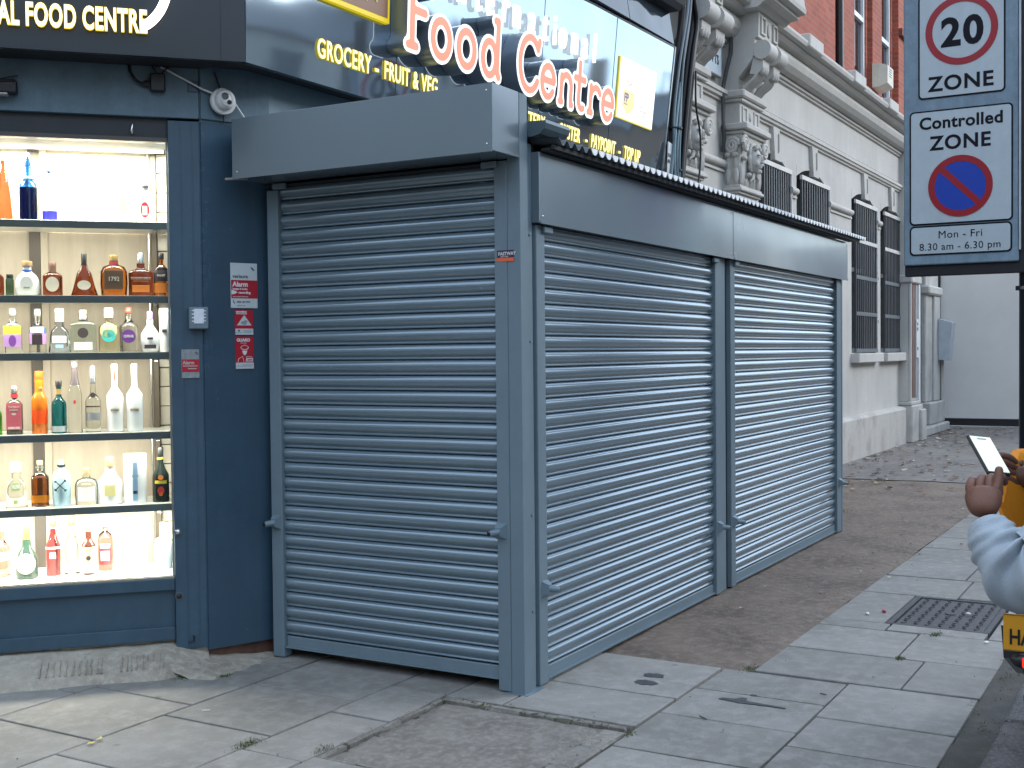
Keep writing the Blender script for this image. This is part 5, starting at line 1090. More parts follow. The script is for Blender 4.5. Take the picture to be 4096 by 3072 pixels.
        for q in range(6): rz_.ell((xc+.09*math.cos(q*PI/3), .975, 5.16+.09*math.sin(q*PI/3)), (.04, .02, .04), 8, 6)
        rz_.ell((xc, .97, 5.16), (.04, .03, .04), 8, 6); wobj('pediment_rosette', rz_, cream, smooth=60)
    pilaster(5.32, 5.98); pilaster(7.0, 7.62)
    # far end: pilaster, doorway, second pilaster
    wobj('end_pilaster', MB().bbox(15.08, 15.74, 1.44, 1.78, .66, 5.0, c=.01), cream)
    wobj('end_pilaster_bead', MB().tube([(15.10, 1.435, .66), (15.10, 1.435, 4.5)], .03, 8), cream, smooth=60)
    wobj('end_pilaster_inset', MB().box(15.27, 15.47, 1.430, 1.4395, .72, 4.2), mat('brown_stone', (.17, .10, .085), .6, var=.3, scale=9, stretch=(4, 4, .8)))
    wobj('end_pilaster_strip', MB().box(15.50, 15.66, 1.425, 1.4395, .72, 4.2), mat('grey_strip', (.33, .32, .32), .6))
    wobj('end_pilaster_strip', MB().box(15.67, 15.80, 1.41, 1.4395, .66, 4.2), mat('pale_strip', (.66, .70, .72), .5))
    wobj('end_pilaster_base', MB().bbox(15.05, 15.86, 1.38, 1.70, 0, .60, c=.02).bbox(15.04, 15.80, 1.40, 1.70, .601, .66, c=.012).bbox(15.52, 15.90, 1.33, 1.5, 0, .52, c=.02), creamd)
    wobj('end_impost', MB().bbox(15.04, 15.8, 1.385, 1.7, 2.55, 2.68, c=.02), cream)
    wobj('end_capital', MB().ell((15.25, 1.36, 3.75), (.18, .12, .22), 12, 10).ell((15.35, 1.38, 3.45), (.2, .1, .16), 12, 8), creamd, smooth=70)
    wobj('far_pilaster', MB().bbox(17.35, 18.5, 1.62, 2.1, .55, 5.0, c=.02), creamd)
    wobj('far_pilaster_edge', MB().bbox(17.95, 18.48, 1.58, 1.619, .56, 2.45, c=.01), cream)
    wobj('far_impost', MB().bbox(17.30, 18.55, 1.54, 2.1, 2.46, 2.62, c=.03), cream)
    wobj('far_pilaster_base', MB().bbox(17.25, 18.6, 1.52, 2.1, .16, .549, c=.02), creamd)
    wobj('door_step', BB(15.9, 18.7, 1.45, 2.2, 0, .155, c=.02), creamd)
    wobj('door_recess', B(15.76, 17.34, 2.3, 2.4, .16, 5.0), mat('recess_dark', (.03, .03, .035), .6))
    wobj('corner_wall', B(18.6, 19.6, 2.0, 2.2, 0, 5.0), cream)
    # brick storey
    bz = 5.05; ybk = 1.75
    wins = [(12.86, 13.56, 5.36, 8.2), (14.50, 15.24, 5.36, 8.2), (9.6, 9.61, 9, 9.01)]
    wobj('brick_wall', wall_holes(4.70, 19.6, 4.95, 9.5, ybk, wins[:2], .18), brick)
    for x0, x1, y0 in ((9.35, 11.50, 1.66), (11.92, 12.60, 1.68), (13.68, 14.28, 1.68), (15.36, 16.9, 1.66)):
        wobj('brick_pier', B(x0, x1, y0, ybk+.01, bz+.002, 9.5), brick)
    wobj('brick_sill_band', MB().box(15.36, 17.0, 1.60, 1.66, 6.55, 6.66), mat('terracotta', (.20, .06, .045), .8))
    for a, b, c, d in wins[:2]:
        fr = wobj('sash_window', MB().box(a, a+.07, ybk+.02, ybk+.10, c, d).box(b-.07, b, ybk+.02, ybk+.10, c, d).box(a+.071, b-.071, ybk+.02, ybk+.10, c, c+.09).box(a+.071, b-.071, ybk+.01, ybk+.10, 6.32, 6.39), mat('upvc', (.74, .77, .80), .35, var=.02))
        wobj('window_pane', B(a+.07, b-.07, ybk+.06, ybk+.07, c+.09, d), darkglass, fr); fr.children[0].location = (0, 0, 0)
        wobj('sash_sill', BB(a-.05, b+.05, ybk-.08, ybk+.02, c-.07, c-.001, c=.01), cream)
    wobj('body', MB().box(4.71, 19.5, 2.45, 9, 0, 9.5), mat('inner_dark', (.05, .05, .055), .8))
white_building()
# window grilles
def grille(label, x0, x1, z0, z1, bars, white_rails):
    t = thing('window_grille', label, 'grille', (x0, 1.59, z0), 0, 'iron window grilles of the white building')
    w, h = x1-x0, z1-z0; wm = mat('grille_white', (.60, .59, .56), .5); gm = mat('grille_grey', (.13, .15, .165), .5)
    me = BB(-.017, .017, -.006, .006, 0, h-.10, c=.002).mesh('bar'); me.materials.append(ironm)
    n = 12
    for k in range(n): share('bar', me, t, (.05+(w-.10)*k/(n-1), -.002, .05))
    obj('top_rail', BB(0, w, -.02, .012, h-.055, h, c=.003), wm if white_rails[0] else gm, t)
    obj('bottom_rail', BB(0, w, -.02, .012, 0, .05, c=.003), wm if white_rails[1] else gm, t)
    for z in bars: obj('cross_rail', BB(.026, w-.026, -.018, -.009, z-z0-.025, z-z0+.03, c=.003), wm if z > 2.9 else gm, t)
    obj('side_rail', BB(0, .025, -.019, .011, .051, h-.056, c=.003), ironm if not white_rails[1] else wm, t); obj('side_rail', BB(w-.025, w, -.019, .011, .051, h-.056, c=.003), wm, t)
    for z in (h*.2, h*.5, h*.85): obj('hinge', BB(w+.001, w+.035, -.02, .008, z, z+.05, c=.004), ironm, t)
grille('black barred window grille half hidden by the carved capital', 8.20, 9.24, 1.46, 3.60, (3.06, 2.52, 2.0), (1, 0))
grille('black barred window grille just above the middle of the kiosk roof', 9.64, 10.89, 1.46, 3.60, (3.06, 2.52, 2.0), (1, 0))
grille('tall black window grille behind the far end of the kiosk roof', 12.23, 13.52, 1.46, 3.585, (3.02, 2.51, 2.0), (1, 0))
grille('tall black window grille at the far end of the white wall, beside the road sign', 13.98, 15.20, 1.46, 3.585, (3.02, 2.51, 2.0), (1, 0))
# pipes, boxes on the white and brick walls
o = obj('drainpipe', MB().tube([(11.78, 1.68, 5.08), (11.78, 1.68, 9.5)], .06, 12), black, smooth=60); tag(o, 'black drainpipe running up the red brick wall', 'pipe')
o = obj('drainpipe', MB().tube([(16.05, 1.50, .45), (16.05, 1.50, 4.9)], .055, 12), black, smooth=60); tag(o, 'black drainpipe between the two end pilasters of the white building', 'pipe')
t = thing('alarm_box', 'cream burglar alarm box with slots on the red brick pier', 'alarm', (13.86, 1.56, 5.58))
obj('case', MB().add([(-.21, .02, -.18), (.21, .02, -.20), (.21, .02, .17), (-.21, .02, .17), (-.19, -.10, -.13), (.19, -.10, -.15), (.19, -.10, .13), (-.19, -.10, .13), (-.21, .12, -.18), (.21, .12, -.2), (.21, .12, .17), (-.21, .12, .17)],
    [(4, 5, 6, 7), (0, 1, 5, 4), (1, 2, 6, 5), (2, 3, 7, 6), (3, 0, 4, 7), (0, 8, 9, 1), (1, 9, 10, 2), (2, 10, 11, 3), (3, 11, 8, 0), (8, 11, 10, 9)]), mat('alarm_cream', (.62, .58, .48), .5), t)
for k in range(4): obj('slot', B(-.08, .08, -.103, -.099, .085-.035*k, .095-.035*k), black, t)
t = thing('street_name_sign', 'pale blue street name plate scrawled with black letters behind the first console', 'sign', (5.98, 1.57, 4.20))
obj('plate', BB(0, .80, -.03, 0, 0, .47, c=.004), mat('plate_pale', (.50, .60, .68), .4, var=.08, scale=5), t); obj('plate_frame', MB().box(-.006, .806, -.034, .006, -.012, 0), mat('grey_edge', (.2, .2, .2), .5), t)
text('lettering', 'OLD STONE', .085, black, t, loc=(.05, -.032, .25), ext=.001, bold=.001, xs=.95); text('lettering', 'BROADWTS', .095, black, t, loc=(.04, -.032, .10), ext=.001, bold=.003, xs=.95)
t = thing('wall_cable', 'pair of dark cables looping down the white wall between the two pilasters', 'cables', (6.86, 1.55, 4.1))
for dx, r in ((0, .016), (.035, .013)):
    obj('cable', MB().tube([(dx-.02, 0, .80), (dx+.04, -.03, .70), (dx+.11, -.04, .55), (dx+.10, -.04, .38), (dx+.02, -.02, .18), (dx-.02, 0, .02), (dx-.02, 0, -.30), (dx, .0, -.50), (dx+.01, .02, -.62)], r, 8), mat('cable_dull', (.05, .055, .06), .6), t, smooth=60)
o = obj('vent_pipe', MB().tube([(10.9, 1.60, 1.72), (10.9, 1.47, 1.72)], .055, 14), mat('pipe_grey', (.25, .26, .27), .5)); tag(o, 'stub of grey pipe sticking out of the white wall beside the kiosk end', 'pipe')
t = thing('intercom_plate', 'narrow white notice strip with dark marks on the end pilaster', 'notice', (15.58, 1.42, 1.36)); obj('plate', B(-.09, .07, -.012, .004, 0, .62), mat('notice_white', (.72, .75, .78), .4), t)
for z in (.52, .44, .12): obj('mark', BB(-.04, .02, -.016, -.0125, z, z+.05, c=.001), black, t)
t = thing('meter_box', 'pale grey wall cabinet with a slanted front on the far pilaster by the gate', 'box', (18.35, 1.57, 1.25)); obj('case', MB().prism([(0, .05), (-.18, .03), (-.24, .72), (0, .80)], -.12, .22, 'x'), mat('meter_grey', (.42, .47, .52), .5), t); obj('pipe', MB().tube([(.1, -.03, .05), (.1, -.03, -1.0)], .03, 8), creamd, t)
# closing wall / gate across the yard
t = thing('yard_gate', 'tall pale grey sheet gate with black frame closing the far end of the yard', 'gate', (19.7, 1.85, 0))
gm = mat('gate_sheet', (.74, .74, .72), .55, var=.05, scale=1.2, warp=.05)
obj('sheet', B(0, .04, -6.8, -.06, .16, 3.6), gm, t); obj('bottom_rail', BB(-.03, .04, -6.8, -.06, .02, .155, c=.004), mat('gate_black', (.018, .018, .022), .5), t); obj('hinge_post', BB(-.06, .06, -.055, .035, .0, 4.2, c=.006), MATS['gate_black'], t)
obj('hinge', MB().tube([(-.06, -.01, .55), (-.12, .03, .55)], .025, 8), MATS['gate_black'], t); obj('stop', BB(-.10, -.06, -.06, -.0, .02, .22, c=.004), creamd, t)

# ============================================================ ROAD SIGN
rs = thing('road_sign', 'grey-backed road sign plates reading 20 ZONE and Controlled ZONE on a black post', 'road sign', (4.0, -1.15, 0), -PI/2)
def road_sign():
    # local x: to the right as seen (world -y); y inward (world +x)
    x0, x1 = -.37, .365; grey = mat('sign_backing', (.20, .29, .36), .45, var=.15, scale=4, world=True, streak=.2); face = mat('sign_face', (.48, .56, .60), .4, var=.05, scale=6, world=True, streak=.05); bk = mat('sign_black', (.006, .006, .012), .6, spec=.25)
    red = mat('sign_red', (.33, .012, .022), .35, var=.04); blu = mat('sign_blue', (.010, .055, .42), .35, var=.03)
    zb = 2.075
    obj('backing_plate', BB(x0, x1, 0, .03, zb, 3.95, c=.006), grey, rs)
    obj('rear_box', MB().bbox(x0+.0, x1+.05, .031, .10, zb-.075, 3.9, c=.006), mat('sign_rear', (.016, .016, .02), .5), rs)
    obj('edge_strip', MB().box(x1+.003, x1+.012, -.006, .03, 2.15, 3.9), mat('edge_bright', (.55, .60, .64), .3), rs)
    def rr(xa, xb, za, zb_, r, n=5):
        p = []
        for cx, cz, a in ((xb-r, za+r, -90), (xb-r, zb_-r, 0), (xa+r, zb_-r, 90), (xa+r, za+r, 180)):
            for k in range(n+1): p.append((cx+r*math.cos(R(a+90*k/n)), cz+r*math.sin(R(a+90*k/n))))
        return p
    def panel(xa, xb, za, zb_, par=None):
        o = obj('panel_border', MB().prism(rr(xa, xb, za, zb_, .03), -.004, 0), bk, rs)
        obj('panel_face', MB().prism(rr(xa+.011, xb-.011, za+.011, zb_-.011, .022), -.0065, -.0041), face, o); return o
    def ring(cx, cz, ro, ri, par, m1, y=-.009):
        mb = MB(); n = 48
        for k in range(n):
            a = 2*PI*k/n
            for r_, yy in ((ro, y), (ri, y), (ri, y+.002), (ro, y+.002)): mb.v.append((cx+r_*math.cos(a), yy, cz+r_*math.sin(a)))
        for k in range(n):
            a, b = 4*k, 4*((k+1) % n)
            for q in range(4): mb.f.append((a+q, a+(q+1) % 4, b+(q+1) % 4, b+q))
        return obj('ring', mb, m1, par)
    return rr, panel, ring, bk, red, blu, face
rr, panel, ring, bk, red, blu, face = road_sign()
def road_sign2():
    C_ = 'CENTER'
    a = panel(-.272, .284, 3.20, 3.90)
    ring(.008, 3.640, .232, .187, a, red)
    text('lettering', '20', .190, bk, a, loc=(.012, -.0075, 3.545), ext=.0006, bold=.009, xs=.98, align=C_, space=1.12)
    text('lettering', 'ZONE', .100, bk, a, loc=(.003, -.0075, 3.250), ext=.0006, bold=.0035, xs=1.05, align=C_, space=1.10)
    b = panel(-.330, .331, 2.346, 3.122)
    text('lettering', 'Controlled', .082, bk, b, loc=(.003, -.0075, 2.997), ext=.0006, bold=.0030, xs=1.02, align=C_, space=1.05)
    text('lettering', 'ZONE', .096, bk, b, loc=(.0, -.0075, 2.852), ext=.0006, bold=.0034, xs=1.02, align=C_, space=1.10)
    obj('blue_disc', MB().lathe([(.190, 0), (.190, .0015)], n=48), blu, b, loc=(0, -.0066, 2.597), rot=(PI/2, 0, 0))
    ring(0, 2.597, .207, .165, b, red, y=-.0102)
    d = .176; w = .0205; c, s_ = math.cos(R(45)), math.sin(R(45))
    obj('red_bar', MB().prism([(-d*c+w*c, 2.597+d*s_+w*s_), (-d*c-w*c, 2.597+d*s_-w*s_), (d*c-w*c, 2.597-d*s_-w*s_), (d*c+w*c, 2.597-d*s_+w*s_)], -.0098, -.0083), red, b)
    e = panel(-.330, .326, 2.139, 2.340)
    text('lettering', 'Mon - Fri', .052, bk, e, loc=(0, -.0075, 2.252), ext=.0006, bold=0, xs=1.0, align=C_, space=1.06)
    text('lettering', '8.30 am - 6.30 pm', .050, bk, e, loc=(-.004, -.0075, 2.172), ext=.0006, bold=0, xs=.98, align=C_, space=1.06)
    obj('post', MB().lathe([(.075, 0), (.075, .02), (.058, .03), (.058, 4.3)], .41, .13, 20), mat('post_black', (.012, .012, .016), .35, spec=.5), rs, smooth=40)
    for z in (1.89, 2.10, 3.0, 3.7): obj('band_clamp', MB().lathe([(.061, z), (.062, z+.003), (.062, z+.018), (.061, z+.021)], .41, .13, 20), mat('clamp_steel', (.35, .37, .38), .35, .8), rs, smooth=40)
    obj('clamp_bolt', MB().box(.335, .355, .09, .12, 1.885, 1.915), black, rs)
road_sign2()

# ============================================================ PERSON
def skin(name, V, E, Rd, m, parent=None, root=0, sub=2, loc=(0, 0, 0)):
    me = bpy.data.meshes.new(name); me.from_pydata([tuple(v) for v in V], E, []); me.update()
    o = bpy.data.objects.new(name, me); col.objects.link(o)
    md = o.modifiers.new('skin', 'SKIN'); md.use_smooth_shade = True
    sv_ = me.skin_vertices[0].data
    for i, r_ in enumerate(Rd): sv_[i].radius = r_ if isinstance(r_, tuple) else (r_, r_)
    sv_[root].use_root = True
    ss = o.modifiers.new('sub', 'SUBSURF'); ss.levels = sub; ss.render_levels = sub
    dg = bpy.context.evaluated_depsgraph_get(); m2 = bpy.data.meshes.new_from_object(o.evaluated_get(dg), depsgraph=dg)
    bpy.data.objects.remove(o); m2.polygons.foreach_set('use_smooth', [True]*len(m2.polygons))
    return m2
def join(mes):
    bm = bmesh.new()
    for m_ in mes: bm.from_mesh(m_)
    out = bpy.data.meshes.new('j'); bm.to_mesh(out); bm.free(); out.polygons.foreach_set('use_smooth', [True]*len(out.polygons)); return out
fx = Vector((math.cos(yaw), math.sin(yaw), 0)); rx_ = Vector((math.sin(yaw), -math.cos(yaw), 0))
def PP(px, py, t):   # a point t metres in front of the viewpoint
    return cam_loc+(fw+r2*((px-2048)/4764.62)-u2*((py-1536)/4764.62))*t
def PL(lat, t, z): p = cam_loc+fx*t+rx_*lat; return Vector((p.x, p.y, z))
def person():
    G0 = PL(1.36, 2.72, -.10); root = thing('person', 'person in a pale blue-grey sweatshirt cut off by the right edge, looking at a phone', 'person', G0)
    off = lambda p: Vector(p)-G0
    skn = mat('skin_brown', (.17, .075, .048), .5, var=.10, scale=30, bump=.12, bscale=180); 
    F = -rx_; Lf = -fx                           # facing left across the view; left side towards the viewer
    wr = PP(3932, 2070, 2.62); el = PP(4125, 2465, 2.45); sh = PL(1.27, 2.55, 1.30); hb_ = PP(3935, 1962, 2.66)
    el2 = PP(4260, 2330, 2.95); sh2 = PL(1.36, 2.90, 1.30); wr2 = PP(4110, 1940, 2.84); hb2 = PP(4045, 1880, 2.80)
    ctr = PL(1.36, 2.72, 0)
    def Z(z, f=0, l=0): return Vector((ctr.x, ctr.y, z-(.06 if z > .8 else 0)))+F*f+Lf*l+rx_*(.13 if z < 1.0 else 0)
    el0 = el+Vector((0, 0, -.035))+rx_*.03; elb = sh*.064+(sh*.25+el0*.75)*.288+(el0*.8+wr*.2)*.432+wr*.216
    V = [Z(.86), Z(1.05, .0), Z(1.24), Z(1.38, .0), Z(1.45, .0), Z(1.52, .01), Z(1.60, .02), Z(1.66, .02), sh, elb, wr, sh2, el2, wr2,
         Z(.82, 0, .09), Z(.40, .03, .10), Z(-.02, -.01, .10), Z(-.07, .14, .10), Z(.82, 0, -.09), Z(.40, .02, -.10), Z(-.02, -.02, -.10), Z(-.07, .13, -.10)]
    E = [(0, 1), (1, 2), (2, 3), (3, 4), (4, 5), (5, 6), (6, 7), (3, 8), (8, 9), (9, 10), (3, 11), (11, 12), (12, 13), (0, 14), (14, 15), (15, 16), (16, 17), (0, 18), (18, 19), (19, 20), (20, 21)]
    Rd = [(.15, .10), (.13, .095), (.15, .10), (.10, .08), .052, .06, .085, .07, .055, .042, .030, .055, .042, .030, .085, .055, .038, .035, .085, .055, .038, .035]
    body = skin('body', [off(v) for v in V], E, Rd, skn)
    # left hand, back of it towards the viewer, fingers curling round the far side of the phone
    def hand(w_, k_, pdir, fdir, ndir, thumbdir, s=1.0):
        """w_ wrist, k_ knuckle centre, pdir along palm, fdir first finger direction, ndir across the knuckles, thumb direction"""
        ms = []; pm = w_.lerp(k_, .5)
        ms.append(skin('palm', [off(w_), off(w_.lerp(k_, .45)), off(k_)], [(0, 1), (1, 2)], [(.028, .026), (.040*s, .030), (.042*s, .026)], skn))
        bend = [(.030, 1.05), (.026, 1.75), (.020, 2.5)]
        for i, (q, ln) in enumerate(((-1.5, .92), (-.5, 1.05), (.5, 1.0), (1.5, .80))):
            b = k_+ndir*(q*.0185*s); b0 = b-pdir*.03; pts = [b0, b]; d = pdir.copy(); c = b
            for seg, an in bend:
                dd = (pdir*math.cos(an)+fdir*math.sin(an)).normalized(); c = c+dd*seg*ln*s; pts.append(c)
            ms.append(skin('finger', [off(p) for p in pts], [(j, j+1) for j in range(4)], [.010, .0115, .0105, .0095, .0080], skn))
        tb = w_.lerp(k_, .25)-ndir*.020*s if False else w_.lerp(k_, .3)
        tpts = [tb, tb+thumbdir*.035, tb+thumbdir*.062+pdir*.018, tb+thumbdir*.070+pdir*.048]
        ms.append(skin('thumb', [off(p) for p in tpts], [(0, 1), (1, 2), (2, 3)], [.016, .0145, .012, .009], skn))
        return ms
    upv = Vector((0, 0, 1))
    pd_ = (hb_-wr).normalized()
    m1 = hand(wr, hb_+Vector((0, 0, .012)), (pd_*.55+upv*.75+F*.15).normalized(), (fx*.75+rx_*.55).normalized(), (F*1.0+fx*.15-upv*.1).normalized(), (rx_*.65+upv*.55+fx*.3).normalized(), 1.08)
    pd2 = (hb2-wr2).normalized()
    m2 = hand(wr2, hb2, pd2, (F*.6-fx*.3+upv*.2).normalized(), (upv*.9+fx*.2).normalized(), (F*.7+upv*.3).normalized(), .95)
    # head details: nose, eyes, ears
    hc = Z(1.60, .02)-G0
    hd = MB().ell(hc+F*.02+Vector((0, 0, .02)), (.088, .088, .115), 20, 14).ell(hc+F*.115+Vector((0, 0, .0)), (.016, .016, .022), 8, 6)
    for s in (-1, 1): hd.ell(hc+Lf*s*.088+Vector((0, 0, .01)), (.014, .014, .03), 8, 6)
    hm = hd.mesh('head', 60)
    obj('body', join([body, hm]+m1+m2), skn, root)
    eyes = MB()
    for s in (-1, 1): eyes.ell(hc+F*.098+Lf*s*.033+Vector((0, 0, .028)), (.012, .012, .010), 8, 6)
    obj('eyes', eyes, mat('eye_white', (.7, .68, .65), .3), root, smooth=60); obj('mouth', MB().ell(hc+F*.098-Vector((0, 0, .05)), (.02, .02, .007), 8, 6), mat('lips', (.25, .09, .07), .5), root, smooth=60)
    obj('hair', MB().ell(hc-F*.012+Vector((0, 0, .05)), (.100, .100, .105), 18, 12), mat('hair_black', (.01, .009, .008), .8, bump=.8, bscale=120), root, smooth=60)
    # sweatshirt with real folds at the forearm
    swm = mat('sweatshirt', (.38, .435, .485), .9, var=.05, scale=10, bump=.25, bscale=240)
    V2 = [Z(.84), Z(1.0), Z(1.22), Z(1.36, .01), Z(1.44, .02), sh, sh.lerp(el, .25), sh2, sh2.lerp(el2, .5), el2, el2.lerp(wr2, .5), el2.lerp(wr2, .92)]
    E2 = [(0, 1), (1, 2), (2, 3), (3, 4), (3, 5), (5, 6), (3, 7), (7, 8), (8, 9), (9, 10), (10, 11)]
    R2 = [(.165, .125), (.16, .12), (.165, .12), (.12, .10), .062, .075, .07, .075, .072, .07, .06, .042]
    sw = skin('sweatshirt', [off(v) for v in V2], E2, R2, swm, sub=3)
    # near sleeve as one smooth bent tube with folds that bunch at the elbow and cuff
    A, Bq, Cq = off(sh), off(el)+Vector((0, 0, -.035))+rx_*.03, off(el.lerp(wr, .90)); nr, ns = 90, 36; sl_ = MB(); prev = None
    def pth(u):
        return A*(1-u)**3+(A*.25+Bq*.75)*3*u*(1-u)**2+(Bq*.80+Cq*.20)*3*u*u*(1-u)+Cq*u**3
    for i in range(nr+1):
        u = i/nr; c = pth(u); d = (pth(min(1, u+.01))-pth(max(0, u-.01))).normalized()
        a_ = (prev-d*prev.dot(d)) if prev else d.orthogonal(); a_.normalize(); prev = a_; b_ = d.cross(a_)
        r_ = float(np.interp(u, [0, .3, .55, .75, .90, 1], [.082, .086, .096, .086, .062, .045]))
        for k in range(ns):
            th = 2*PI*k/ns; nn = a_*math.cos(th)+b_*math.sin(th)
            inner = max(0, nn.dot(upv*.5-fx*.85))                                       # folds gather on the inside of the bend
            w_ = math.exp(-((u-.74)/.17)**2)
            ph = u*44+2.0*math.sin(th+u*5)+1.5*noise.noise(nn*1.5+Vector((u*6, 0, 0)))
            dsp = .017*w_*(.30+inner)*math.sin(ph)+.0045*math.exp(-((u-.93)/.06)**2)*math.sin(u*120+1.3*math.sin(th*2))+.006*noise.noise(nn*1.3+Vector((u*9, 3, 0)))
            sl_.v.append(tuple(c+nn*(r_+dsp)))
    for i in range(nr):
        for k in range(ns): sl_.f.append((i*ns+k, i*ns+(k+1) % ns, (i+1)*ns+(k+1) % ns, (i+1)*ns+k))
    sl_.f += [tuple(range(ns-1, -1, -1)), tuple(range(nr*ns, nr*ns+ns))]
    obj('sweatshirt', join([sw, sl_.mesh('sleeve', 180)]), swm, root)
    cuff = MB().tube([off(el.lerp(wr, .80)), off(el.lerp(wr, .84)), off(el.lerp(wr, .91)), off(el.lerp(wr, .93))], [.040, .043, .0415, .036], 20); obj('cuff', cuff, swm, root, smooth=60)
    tr = skin('trousers', [off(v) for v in (Z(.88), Z(.82, 0, .09), Z(.42, .03, .10), Z(.0, -.01, .10), Z(.82, 0, -.09), Z(.42, .02, -.10), Z(.0, -.02, -.10))], [(0, 1), (1, 2), (2, 3), (0, 4), (4, 5), (5, 6)], [(.155, .12), .105, .085, .07, .105, .085, .07], None)
    obj('trousers', tr, mat('denim_dark', (.03, .04, .06), .9, bump=.2, bscale=200), root)
    for l in (.10, -.10):
        p = off(Z(0, .07, l)); obj('shoe', MB().ell(p+Vector((0, 0, .045)), (.06, .12, .05), 14, 8), mat('shoe_dark', (.03, .03, .03), .6), root, smooth=60)
    # phone
    c = [PP(3893, 1778, 2.76), PP(3960, 1790, 2.78), PP(4020, 1885, 2.71), PP(3958, 1895, 2.69)]
    o0 = c[3]; ux = (c[2]-c[3]); uy = (c[0]-c[3])
    uy = uy.normalized()*.140; ux = (ux-uy*ux.dot(uy)/uy.dot(uy)).normalized()*.068
    uz = ux.cross(uy).normalized()
    if uz.dot(fx) > 0: uz = -uz
    ph = thing('phone', 'smartphone with a bright pale screen held in the brown hand', 'phone', o0-uy*.10)
    Mx = Matrix((ux.normalized(), uy.normalized(), ux.normalized().cross(uy.normalized()))).transposed().to_4x4(); Mx.translation = o0+uy*.02
    ph.matrix_world = Mx
    obj('case', BB(-.002, .060, 0, .126, -.009, 0, c=.003), black, ph); 
    sd_ = 1 if Mx.to_3x3().col[2].dot(fx) < 0 else -1
    zf = (.0005, .0015) if sd_ > 0 else (-.0105, -.0095)
    obj('screen', B(.002, .056, .006, .120, *zf), emat('phone_screen', (.80, .90, .80), .85), ph)
    obj('screen_bar', B(.018, .042, .110, .114, zf[0]+(.001 if sd_ > 0 else -.001), zf[1]+(.001 if sd_ > 0 else -.001)), mat('screen_bar', (.3, .34, .32), .4), ph)
    # orange bag held against the body
    q = [PP(4072, 1795, 2.84), PP(4180, 1790, 2.88), PP(4200, 2170, 2.84), PP(4050, 2160, 2.78), PP(3998, 2010, 2.76), PP(4016, 1925, 2.78)]
    bg_ = thing('orange_bag', 'bright orange bag with a small dark print tucked behind the raised forearm', 'bag', q[3])
    mb = MB(); n = len(q); o_ = q[3]
    cen = sum((p-o_ for p in q), Vector())/n
    mb.v = [tuple(p-o_) for p in q]+[tuple((p-o_-cen)*.93+cen+fx*.035) for p in q]+[tuple((p-o_-cen)*.90+cen-fx*.012) for p in q]
    mb.f = [tuple(range(2*n, 3*n)), tuple(range(2*n-1, n-1, -1))]+[(i, (i+1) % n, (i+1) % n+n, i+n) for i in range(n)]+[(i, (i+1) % n, (i+1) % n+2*n, i+2*n) for i in range(n)]
    obj('pouch', mb, mat('orange_fabric', (.80, .27, .008), .6, var=.08, scale=12, bump=.2, bscale=90), bg_, smooth=50)
    pc = PP(4086, 1852, 2.775); obj('dark_print', MB().ell(pc-o_, (.020, .005, .008), 10, 6), mat('print_brown', (.16, .08, .02), .6), bg_)
person()

